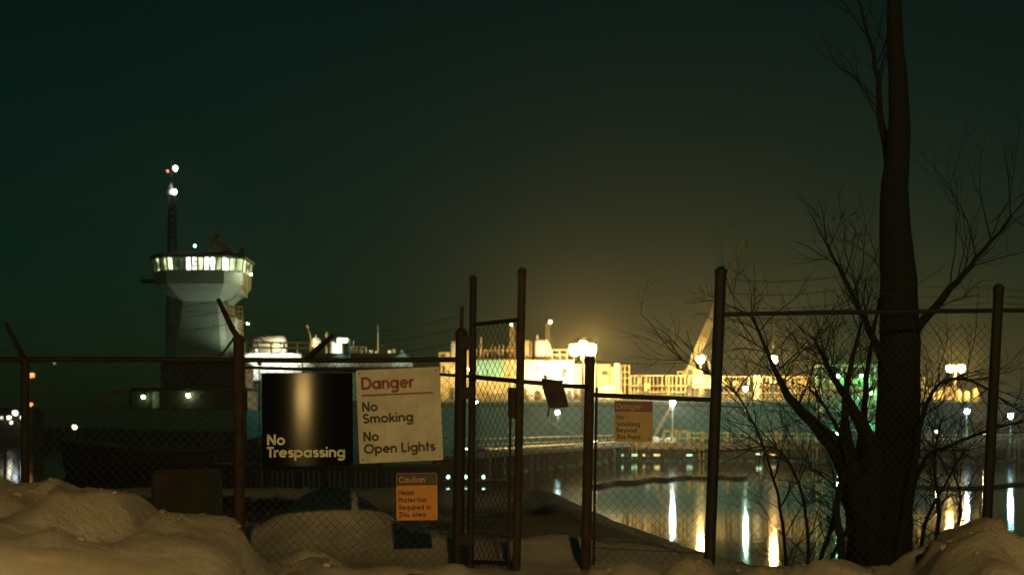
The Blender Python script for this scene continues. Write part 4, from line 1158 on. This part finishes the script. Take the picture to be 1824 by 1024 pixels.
# box hanging from the bar
hb = thing('hanging_box', 'dark tapered sheet metal box hanging tilted from the bar', 'box', P(985, 725, 10.65).to_tuple())
o1 = [(964, 673), (1000, 678), (1003, 690), (1012, 724), (978, 727), (966, 690)]
b = MB(); f1 = [P(x, y, 10.62) for x, y in o1]; f2 = [V((p.x+0.012, p.y+0.13, p.z)) for p in f1]
b.poly(f1[::-1]); b.poly(f2)
for i in range(len(f1)): b.quad(f1[i], f1[(i+1) % len(f1)], f2[(i+1) % len(f1)], f2[i])
b.build('shell', M['rust'], hb)
MB().box(P(965, 681, 10.60), P(1003, 677, 10.615)).build('lid_lip', M['galv'], hb)
tb('hook', [P(972, 675, 10.66), P(969, 668, 10.69), P(974, 672, 10.73)], 0.006, M['galv'], hb)
tb('strap', [P(978, 727, 10.66), P(975, 742, 10.66)], 0.007, M['rust'], hb)

# right run
fr = thing('chain_link_fence', 'chain link fence right of the gate carrying the small faded sign', 'fence', P(1050, 1012, FY).to_tuple())
fpost(1051, 640, 1043, 1015, 18, 10.85, M['rust'], fr)
fpost(1063, 690, 1058, 965, 5, 11.05, M['galv'], fr, 'tension_bar', False)
fpost(1284, 482, 1264, 990, 20, FY, M['galv'], fr)
tb('upper_rail', [P(1055, 703, 10.95), P(1160, 708, FY), P(1272, 712, FY)], 0.020, M['galv'], fr, 8)
tb('bottom_wire', [P(1045, 975, FY), P(1270, 985, FY)], 0.003, M['wire'], fr)
mesh_rect(P(1060, 1010, FY+0.04), P(1268, 1010, FY+0.04), P(1060, 708, FY+0.04), 'chain_link_mesh', fr, seed=6)
mesh_rect(P(932, 905, FY+0.06), P(1046, 905, FY+0.06), P(932, 684, FY+0.06), 'chain_link_mesh', fr, seed=8)
f3 = thing('chain_link_fence', 'tall chain link fence at the right, passing behind the tree', 'fence', P(1770, 950, FY+0.4).to_tuple())
fpost(1779, 512, 1756, 960, 18, FY+0.4, M['galv'], f3)
fpost(1900, 512, 1890, 960, 18, FY+0.5, M['galv'], f3)
tb('top_rail', [P(1284, 560, FY+0.03), P(1500, 556, FY+0.2), P(1779, 553, FY+0.4), P(1900, 552, FY+0.5)], 0.019, M['galv'], f3, 8)
mesh_rect(P(1290, 1010, FY+0.05), P(1765, 1010, FY+0.42), P(1290, 562, FY+0.05), 'chain_link_mesh', f3, seed=7, r=0.0017)
for dy in (0, 24, 48):
    barbed([P(1284, 545-dy, FY), P(1500, 540-dy, FY+0.2), P(1779, 538-dy*0.5, FY+0.4), P(1900, 536-dy*0.5, FY+0.5)], f3, 40+dy)
barbed([P(930, 632, 10.35), P(1052, 642, 10.85), P(1282, 640, FY)], fr, 77)

# ------------------------------------------------------------------ lettering: a small geometric stroke alphabet
def arc(cx, cy, rx, ry, a0, a1, n=12):
    return [(cx+rx*math.cos(math.radians(a0+(a1-a0)*i/n)), cy+ry*math.sin(math.radians(a0+(a1-a0)*i/n))) for i in range(n+1)]
CIR = arc(.35, .35, .27, .27, 0, 360, 20)
GL = {
 'o': (.78, [CIR]), 'a': (.80, [CIR, [(.62, 0), (.62, .7)]]), 'd': (.80, [CIR, [(.62, 0), (.62, 1)]]), 'q': (.80, [CIR, [(.62, .7), (.62, -.3)]]),
 'p': (.78, [CIR, [(.08, -.3), (.08, .7)]]), 'g': (.80, [CIR, [(.62, .7), (.62, -.05)]+arc(.35, -.05, .27, .20, 0, -150)]),
 'c': (.70, [arc(.35, .35, .27, .27, 50, 310)]), 'e': (.76, [[(.08, .36), (.62, .36)]+arc(.35, .35, .27, .27, 2, 318)]),
 'n': (.68, [[(.08, 0), (.08, .7)], arc(.31, .41, .22, .21, 180, 0)+[(.53, 0)]]), 'h': (.68, [[(.08, 0), (.08, 1)], arc(.31, .41, .22, .21, 180, 0)+[(.53, 0)]]),
 'm': (1.0, [[(.08, 0), (.08, .7)], arc(.27, .43, .19, .19, 180, 0)+[(.46, 0)], arc(.65, .43, .19, .19, 180, 0)+[(.84, 0)]]),
 'r': (.44, [[(.08, 0), (.08, .7)], arc(.3, .41, .22, .21, 180, 65)]), 'u': (.68, [[(.08, .7)]+arc(.31, .29, .22, .21, 180, 360), [(.53, 0), (.53, .7)]]),
 'k': (.60, [[(.08, 0), (.08, 1)], [(.1, .27), (.5, .68)], [(.24, .40), (.53, .01)]]), 'i': (.28, [[(.1, 0), (.1, .68)], [(.1, .82), (.1, .99)]]),
 't': (.46, [[(.2, 0), (.2, .95)], [(.03, .63), (.38, .63)]]), 's': (.54, [arc(.25, .49, .16, .13, 25, 270)+arc(.25, .22, .18, .14, 90, -155)]),
 'y': (.62, [[(.04, .69), (.31, .06)], [(.58, .69), (.17, -.3)]]), ' ': (.40, []),
 'D': (.88, [[(.08, 0), (.08, 1)], [(.08, .92), (.32, .92)]+arc(.34, .5, .42, .42, 90, -90)+[(.08, .08)]]), 'N': (.82, [[(.08, 0), (.08, 1)], [(.08, .96), (.64, .04)], [(.64, 0), (.64, 1)]]),
 'S': (.70, [arc(.32, .70, .21, .22, 20, 270)+arc(.32, .28, .23, .20, 90, -160)]), 'O': (1.08, [arc(.5, .5, .42, .42, 0, 360, 24)]),
 'L': (.60, [[(.08, 1), (.08, 0)], [(.08, .08), (.52, .08)]]), 'T': (.60, [[(.02, .92), (.60, .92)], [(.31, .92), (.31, 0)]]),
 'C': (.92, [arc(.5, .5, .42, .42, 45, 315, 18)]), 'H': (.80, [[(.08, 0), (.08, 1)], [(.62, 0), (.62, 1)], [(.08, .5), (.62, .5)]]),
 'P': (.66, [[(.08, 0), (.08, 1)], [(.08, .92), (.32, .92)]+arc(.34, .69, .22, .23, 90, -90)+[(.08, .46)]]),
 'R': (.70, [[(.08, 0), (.08, 1)], [(.08, .92), (.32, .92)]+arc(.34, .69, .22, .23, 90, -90)+[(.08, .46)], [(.30, .46), (.58, 0)]]),
 'B': (.70, [[(.08, 0), (.08, 1)], [(.08, .92), (.30, .92)]+arc(.32, .72, .20, .20, 90, -90)+[(.08, .52)], [(.08, .52), (.34, .52)]+arc(.34, .30, .24, .22, 90, -90)+[(.08, .08)]]),
 'A': (.80, [[(.04, 0), (.38, .98), (.72, 0)], [(.16, .32), (.60, .32)]]),
}
def letters(b, txt, u, v, cap, width, place, wt=0.165):
    tot = sum(GL[c][0] for c in txt)-0.08; sx = width/tot
    x = 0.0
    for c in txt:
        adv, strokes = GL[c]
        for st in strokes:
            pts = [((x+px)*sx, py*cap) for px, py in st]
            hw = wt*cap/2; L = []; Rr = []
            for i, p in enumerate(pts):
                a = pts[max(0, i-1)]; d = pts[min(len(pts)-1, i+1)]
                if len(pts) > 3 and pts[0] == pts[-1] or (len(pts) > 3 and math.hypot(pts[0][0]-pts[-1][0], pts[0][1]-pts[-1][1]) < 1e-6):
                    if i in (0, len(pts)-1): a, d = pts[-2], pts[1]
                dx, dy = d[0]-a[0], d[1]-a[1]; m_ = math.hypot(dx, dy) or 1
                nx_, ny_ = -dy/m_*hw, dx/m_*hw
                L.append((p[0]+nx_, p[1]+ny_)); Rr.append((p[0]-nx_, p[1]-ny_))
            for i in range(len(pts)-1):
                b.quad(place(u+Rr[i][0], v-Rr[i][1]), place(u+Rr[i+1][0], v-Rr[i+1][1]), place(u+L[i+1][0], v-L[i+1][1]), place(u+L[i][0], v-L[i][1]))
        x += adv
    return b
def sign(name, label, tl, wpx, hpx, ang, D, m, tilt=0.0, yaw=0.0, thick=0.012, face=None):
    """returns (root, place): place(u, v, proud) maps photo pixels on the board to a point"""
    o = P(tl[0], tl[1], D); k = D/F
    ca, sa = math.cos(math.radians(ang)), math.sin(math.radians(ang))
    ux = V((ca, 0, sa)); uy = V((sa, 0, -ca))
    rot = Matrix.Rotation(math.radians(tilt), 3, 'X') @ Matrix.Rotation(math.radians(yaw), 3, 'Z')
    ux = rot @ ux; uy = rot @ uy
    if face is not None:
        q = V((0, -1, 0)).rotation_difference(face).to_matrix()
        ux = q @ V((ca, 0, sa)); uy = q @ V((sa, 0, -ca))
    nr = uy.cross(ux).normalized()
    if nr.y > 0: nr = -nr
    c0 = P(tl[0]+wpx/2, tl[1]+hpx/2, D)
    o = c0 - ux*(wpx/2*k) - uy*(hpx/2*k)
    def place(u, v, proud=0.0): return o + ux*(u*k) + uy*(v*k) + nr*proud
    t = thing(name, label, 'sign', c0.to_tuple())
    b = MB(); r = 3.0
    ol = []
    for cx_, cy_, a0 in ((r, r, 180), (wpx-r, r, 270), (wpx-r, hpx-r, 0), (r, hpx-r, 90)):
        for i in range(4):
            a = math.radians(a0+30*i); ol.append((cx_+r*math.cos(a), cy_+r*math.sin(a)))
    f1 = [place(u, v, 0) for u, v in ol]; f2 = [place(u, v, -thick) for u, v in ol]
    b.poly(f1[::-1]); b.poly(f2)
    for i in range(len(ol)): b.quad(f1[i], f1[(i+1) % len(ol)], f2[(i+1) % len(ol)], f2[i])
    b.build('board', m, t)
    for u, v in ((6, 6), (wpx-6, 6), (6, hpx-6), (wpx-6, hpx-6)):
        MB().lathe(place(u, v, 0.0), [(0.006, 0.002), (0.006, -0.004), (0.003, -0.006)], 8, 'y').build('bolt', M['galv'], t)
    return t, place
def fl_(place, pr): return lambda u, v: place(u, v, pr)

t, pl = sign('danger_sign', 'large pale sign reading Danger, No Smoking, No Open Lights', (637, 656), 149, 166, 2.6, 10.9, M['white_sign'], tilt=-2)
letters(MB(), 'Danger', 9, 35, 22, 93, fl_(pl, 0.002), 0.215).build('heading', M['red_ink'], t)
MB().quad(pl(9, 47, 0.002), pl(136, 47, 0.002), pl(136, 44, 0.002), pl(9, 44, 0.002)).build('rule', M['red_ink'], t)
for tx_, v, wd in (('No', 74, 27), ('Smoking', 95, 90), ('No', 127, 27), ('Open Lights', 149, 126)):
    letters(MB(), tx_, 9, v, 17, wd, fl_(pl, 0.002), 0.225).build('lettering', M['black_ink'], t)
sp = P(540, 705, 10.9); face = ((V((0, 0, CZ))-sp).normalized()+(LAMP-sp).normalized()).normalized()   # the board catches the street lamp
t, pl = sign('no_trespassing_sign', 'glossy black sign with white words No Trespassing', (468, 664), 160, 166, 0.6, 10.90, M['black_sign'], face=face)
letters(MB(), 'No', 9, 128, 19, 31, fl_(pl, 0.002), 0.2).build('lettering', M['white_ink'], t)
letters(MB(), 'Trespassing', 8, 150, 18.5, 138, fl_(pl, 0.002), 0.2).build('lettering', M['white_ink'], t)
t, pl = sign('caution_sign', 'small orange sign with black heading band reading Caution, Head Protection Required', (706, 842), 73, 84, 0.8, 10.9, M['orange_sign'], tilt=-2)
MB().quad(pl(0.5, 22, 0.002), pl(72.5, 22, 0.002), pl(72.5, 0.5, 0.002), pl(0.5, 0.5, 0.002)).build('heading_band', M['black_ink'], t)
letters(MB(), 'Caution', 5, 17, 11, 46, fl_(pl, 0.004), 0.16).build('heading', M['orange_sign'], t)
for tx_, v, wd in (('Head', 39, 27), ('Protection', 52, 50), ('Required in', 65, 57), ('This Area', 78, 48)):
    letters(MB(), tx_, 4, v, 9, wd, fl_(pl, 0.002), 0.2).build('lettering', M['black_ink'], t)
t, pl = sign('no_smoking_sign', 'small faded sign with dark red band reading No Smoking Beyond This Point', (1094, 714), 69, 73, -0.6, 10.9, M['yellow_sign'], tilt=-2)
MB().quad(pl(0.5, 19, 0.002), pl(68.5, 19, 0.002), pl(68.5, 0.5, 0.002), pl(0.5, 0.5, 0.002)).build('heading_band', M['red_band'], t)
letters(MB(), 'Danger', 4, 15, 11, 44, fl_(pl, 0.004), 0.15).build('heading', M['yellow_sign'], t)
for tx_, v, wd in (('No', 33, 13), ('Smoking', 45, 42), ('Beyond', 56, 36), ('This Point', 68, 43)):
    letters(MB(), tx_, 4, v, 8.5, wd, fl_(pl, 0.002), 0.2).build('lettering', M['black_ink'], t)

# ------------------------------------------------------------------ tree and brush
def curve(pts, n=5):
    """Catmull-Rom through pts (Vector, radius)"""
    out = []
    for i in range(len(pts)-1):
        p0, p1, p2, p3 = pts[max(0, i-1)], pts[i], pts[i+1], pts[min(len(pts)-1, i+2)]
        for k in range(n):
            t = k/n
            v = 0.5*((2*p1[0]) + (p2[0]-p0[0])*t + (2*p0[0]-5*p1[0]+4*p2[0]-p3[0])*t*t + (3*p1[0]-p0[0]-3*p2[0]+p3[0])*t**3)
            out.append((v, p1[1]+(p2[1]-p1[1])*t))
    out.append(pts[-1]); return out
def limb(b, path, n=8, jit=0.0, rr=R):
    c = curve(path)
    if jit: c = [(p+V((rr.uniform(-1, 1), rr.uniform(-1, 1), rr.uniform(-1, 1)))*jit, r) for p, r in c]
    b.tube([p for p, r in c], [r for p, r in c], n); return c
def twigs(b, p, d, L, r, depth, rr, droop=0.0):
    n = 4; pts = [p]; dd = d.normalized()
    for i in range(n):
        dd = (dd + V((rr.uniform(-1, 1), rr.uniform(-1, 1), rr.uniform(-0.8, 1)))*0.22 + V((0, 0, -droop))).normalized()
        pts.append(pts[-1]+dd*(L/n))
    b.tube(pts, [r*(1-0.6*i/n) for i in range(n+1)], 4 if r > 0.004 else 3, caps=False)
    if depth > 0:
        for k in range(rr.choice((2, 3, 3))):
            i = rr.randint(1, n); q = pts[i]
            nd = (dd + V((rr.uniform(-1, 1), rr.uniform(-0.8, 0.8), rr.uniform(-0.6, 1)))*0.85).normalized()
            twigs(b, q, nd, L*rr.uniform(0.5, 0.75), r*0.55, depth-1, rr, droop)
TY = 12.2
def TP(px, py, dy=0.0): return P(px, py, TY+dy)
tree = thing('bare_tree', 'thick dark bare tree trunk rising out of the frame at the right', 'tree', (TP(1570, 1000).x, TY, ground(TP(1570, 1000).x, TY)))
rr = random.Random(21)
b = MB(); zg = ground(TP(1565, 1000).x, TY)
tpath = [(V((TP(1562, 0).x, TY, zg-0.3)), 0.36), (TP(1566, 985), 0.285), (TP(1580, 900), 0.225), (TP(1598, 780), 0.195), (TP(1602, 640), 0.180), (TP(1600, 500), 0.160), (TP(1592, 360), 0.125), (TP(1602, 200), 0.09), (TP(1592, 20), 0.065), (TP(1600, -160), 0.03)]
c = limb(b, tpath, 14, 0.006, rr)
b.build('trunk', M['bark'], tree, smooth=True)
limbs = [
  [(TP(1594, 330), 0.05), (TP(1570, 220, 0.3), 0.03), (TP(1560, 120, 0.4), 0.02), (TP(1530, 0, 0.5), 0.01)],
  [(TP(1604, 620), 0.05), (TP(1680, 530, -0.3), 0.032), (TP(1740, 460, -0.5), 0.02), (TP(1800, 390, -0.6), 0.010)],
  [(TP(1600, 700), 0.05), (TP(1550, 590, -0.2), 0.030), (TP(1510, 510, -0.3), 0.02), (TP(1470, 430, -0.3), 0.010)],
]
cb = MB()
for pth in limbs:
    lb = MB(); c = limb(lb, pth, 8, 0.01, rr); lb.build('limb', M['bark'], tree, smooth=True)
    for i in range(3, len(c), 1):
        p, r_ = c[i]; d = (c[i][0]-c[i-1][0]).normalized()
        for k in range(1):
            twigs(cb, p, (d+V((rr.uniform(-1, 1), rr.uniform(-1, 1), rr.uniform(-0.4, 0.9)))).normalized(), rr.uniform(0.35, 0.7), 0.007, 2, rr)
cb.build('crown', M['twig'], tree, stuff=True)

def bush(label, stems, seed, ntw, Lr=(0.25, 0.6), depth=2, group='bare brush around the tree', every=2):
    rr = random.Random(seed)
    b0 = stems[0][0][0]
    t = thing('bare_shrub', label, 'shrub', (b0.x, b0.y, ground(b0.x, b0.y)), group)
    tw = MB()
    for pth in stems:
        p0, r0 = pth[0]
        root = V((p0.x+rr.uniform(-0.03, 0.03), p0.y, ground(p0.x, p0.y)-0.12))
        path = ([(root, r0*1.15)] if root.z < p0.z-0.05 else []) + list(pth)
        lb = MB(); c = limb(lb, path, 7, 0.006, rr); lb.build('stem', M['bark'], t, smooth=True)
        for i in range(3, len(c), every):
            p = c[i][0]; d = (c[i][0]-c[i-1][0]).normalized()
            for k in range(ntw):
                twigs(tw, p, (d*0.7+V((rr.uniform(-1, 1), rr.uniform(-0.9, 0.9), rr.uniform(-0.5, 0.8)))).normalized(), rr.uniform(*Lr), 0.0055, depth, rr, 0.03)
    tw.build('twigs', M['twig'], t, stuff=True)
    return t
bush('thick dark stem leaning left from the tree base with bare branches',
     [[(TP(1545, 985, -0.2), 0.16), (TP(1532, 890, -0.25), 0.145), (TP(1500, 810, -0.3), 0.095), (TP(1450, 755, -0.35), 0.05), (TP(1405, 705, -0.4), 0.036), (TP(1376, 648, -0.4), 0.02), (TP(1340, 560, -0.4), 0.008)],
      [(TP(1548, 985, -0.3), 0.15), (TP(1548, 880, -0.3), 0.13), (TP(1552, 800, -0.3), 0.08), (TP(1515, 720, -0.35), 0.04), (TP(1478, 660, -0.35), 0.022), (TP(1450, 600, -0.3), 0.010)]], 31, 4)
bush('upright bare stems crossing the green lit tower left of the trunk',
     [[(TP(1552, 980, -0.35), 0.12), (TP(1520, 850, -0.4), 0.075), (TP(1505, 740, -0.4), 0.034), (TP(1516, 650, -0.4), 0.022), (TP(1540, 560, -0.4), 0.009)],
      [(TP(1556, 980, 0.3), 0.11), (TP(1535, 830, 0.2), 0.06), (TP(1540, 720, 0.2), 0.028), (TP(1552, 610, 0.2), 0.018), (TP(1575, 500, 0.2), 0.007)],
      [(TP(1500, 990, -0.5), 0.035), (TP(1490, 900, -0.5), 0.03), (TP(1510, 820, -0.5), 0.024), (TP(1480, 740, -0.5), 0.015), (TP(1440, 690, -0.5), 0.008)]], 32, 2)
bush('low bare stems over the water just left of the tree base',
     [[(TP(1462, 1000, -0.2), 0.022), (TP(1490, 910, -0.2), 0.018), (TP(1500, 840, -0.2), 0.012), (TP(1470, 780, -0.2), 0.006)],
      [(TP(1478, 1002, 0.1), 0.02), (TP(1505, 950, 0.1), 0.016), (TP(1528, 900, 0.1), 0.012), (TP(1500, 850, 0.1), 0.006)],
      [(TP(1515, 1000, -0.1), 0.02), (TP(1512, 930, -0.1), 0.015), (TP(1490, 870, -0.1), 0.010), (TP(1440, 830, -0.1), 0.005)]], 33, 2)
bush('arching bare branches right of the trunk in front of the twin floodlights',
     [[(TP(1600, 990, -0.3), 0.04), (TP(1628, 830, -0.35), 0.028), (TP(1642, 745, -0.4), 0.02), (TP(1668, 690, -0.4), 0.016), (TP(1705, 674, -0.4), 0.012), (TP(1748, 686, -0.4), 0.010), (TP(1795, 720, -0.4), 0.006)],
      [(TP(1600, 990, -0.2), 0.04), (TP(1640, 830, -0.2), 0.02), (TP(1690, 795, -0.2), 0.016), (TP(1750, 770, -0.2), 0.012), (TP(1840, 745, -0.2), 0.008)]], 34, 3, (0.25, 0.6), 2)
bush('thin upright stems between the trunk and the last fence post',
     [[(TP(1668, 985, 0.2), 0.022), (TP(1672, 900, 0.2), 0.018), (TP(1664, 820, 0.2), 0.013), (TP(1680, 740, 0.2), 0.007)],
      [(TP(1640, 990, 0.1), 0.02), (TP(1652, 920, 0.1), 0.017), (TP(1690, 850, 0.1), 0.010), (TP(1720, 800, 0.1), 0.006)],
      [(TP(1700, 975, 0.4), 0.018), (TP(1712, 900, 0.4), 0.013), (TP(1700, 840, 0.4), 0.008)]], 35, 2)
bush('tangle of thin twigs left of the tree in front of the sodium lamp',
     [[(TP(1400, 1000, 0.2), 0.016), (TP(1385, 880, 0.2), 0.013), (TP(1345, 760, 0.2), 0.009), (TP(1300, 690, 0.2), 0.006), (TP(1215, 640, 0.2), 0.003)],
      [(TP(1440, 1000, 0.0), 0.016), (TP(1430, 880, 0.0), 0.012), (TP(1385, 800, 0.0), 0.008), (TP(1330, 800, 0.0), 0.004)]], 36, 3, (0.3, 0.7), 2)

# snow capped concrete block in the dark yard left of the fence post
cb_ = thing('concrete_block', 'dim concrete block in the dark yard beyond the left snowbank', 'block', (P(320, 0, 14.5).x, 14.6, ground(P(320, 0, 14.5).x, 14.6)))
lo, hi = P(268, 905, 14.5), P(369, 838, 14.5)
MB().bbox((lo.x, 14.5, lo.z-0.4), (hi.x, 15.3, hi.z), 0.04).build('block', M['block'], cb_)

# ------------------------------------------------------------------ haze
hz = MB().box((-1440, -55, -2.2), (1440, 1490, 40))
hm = bpy.data.materials.new('night_haze'); hm.use_nodes = True
n = hm.node_tree.nodes; n.clear()
vo = n.new('ShaderNodeVolumePrincipled'); vo.inputs['Density'].default_value = 0.00040
vo.inputs['Color'].default_value = (0.97, 0.90, 0.74, 1); vo.inputs['Anisotropy'].default_value = 0.86
ou = n.new('ShaderNodeOutputMaterial'); hm.node_tree.links.new(vo.outputs['Volume'], ou.inputs['Volume'])
ho = hz.build('haze', hm); ho['kind'] = 'stuff'
ho['label'] = 'thin night haze over the harbour'
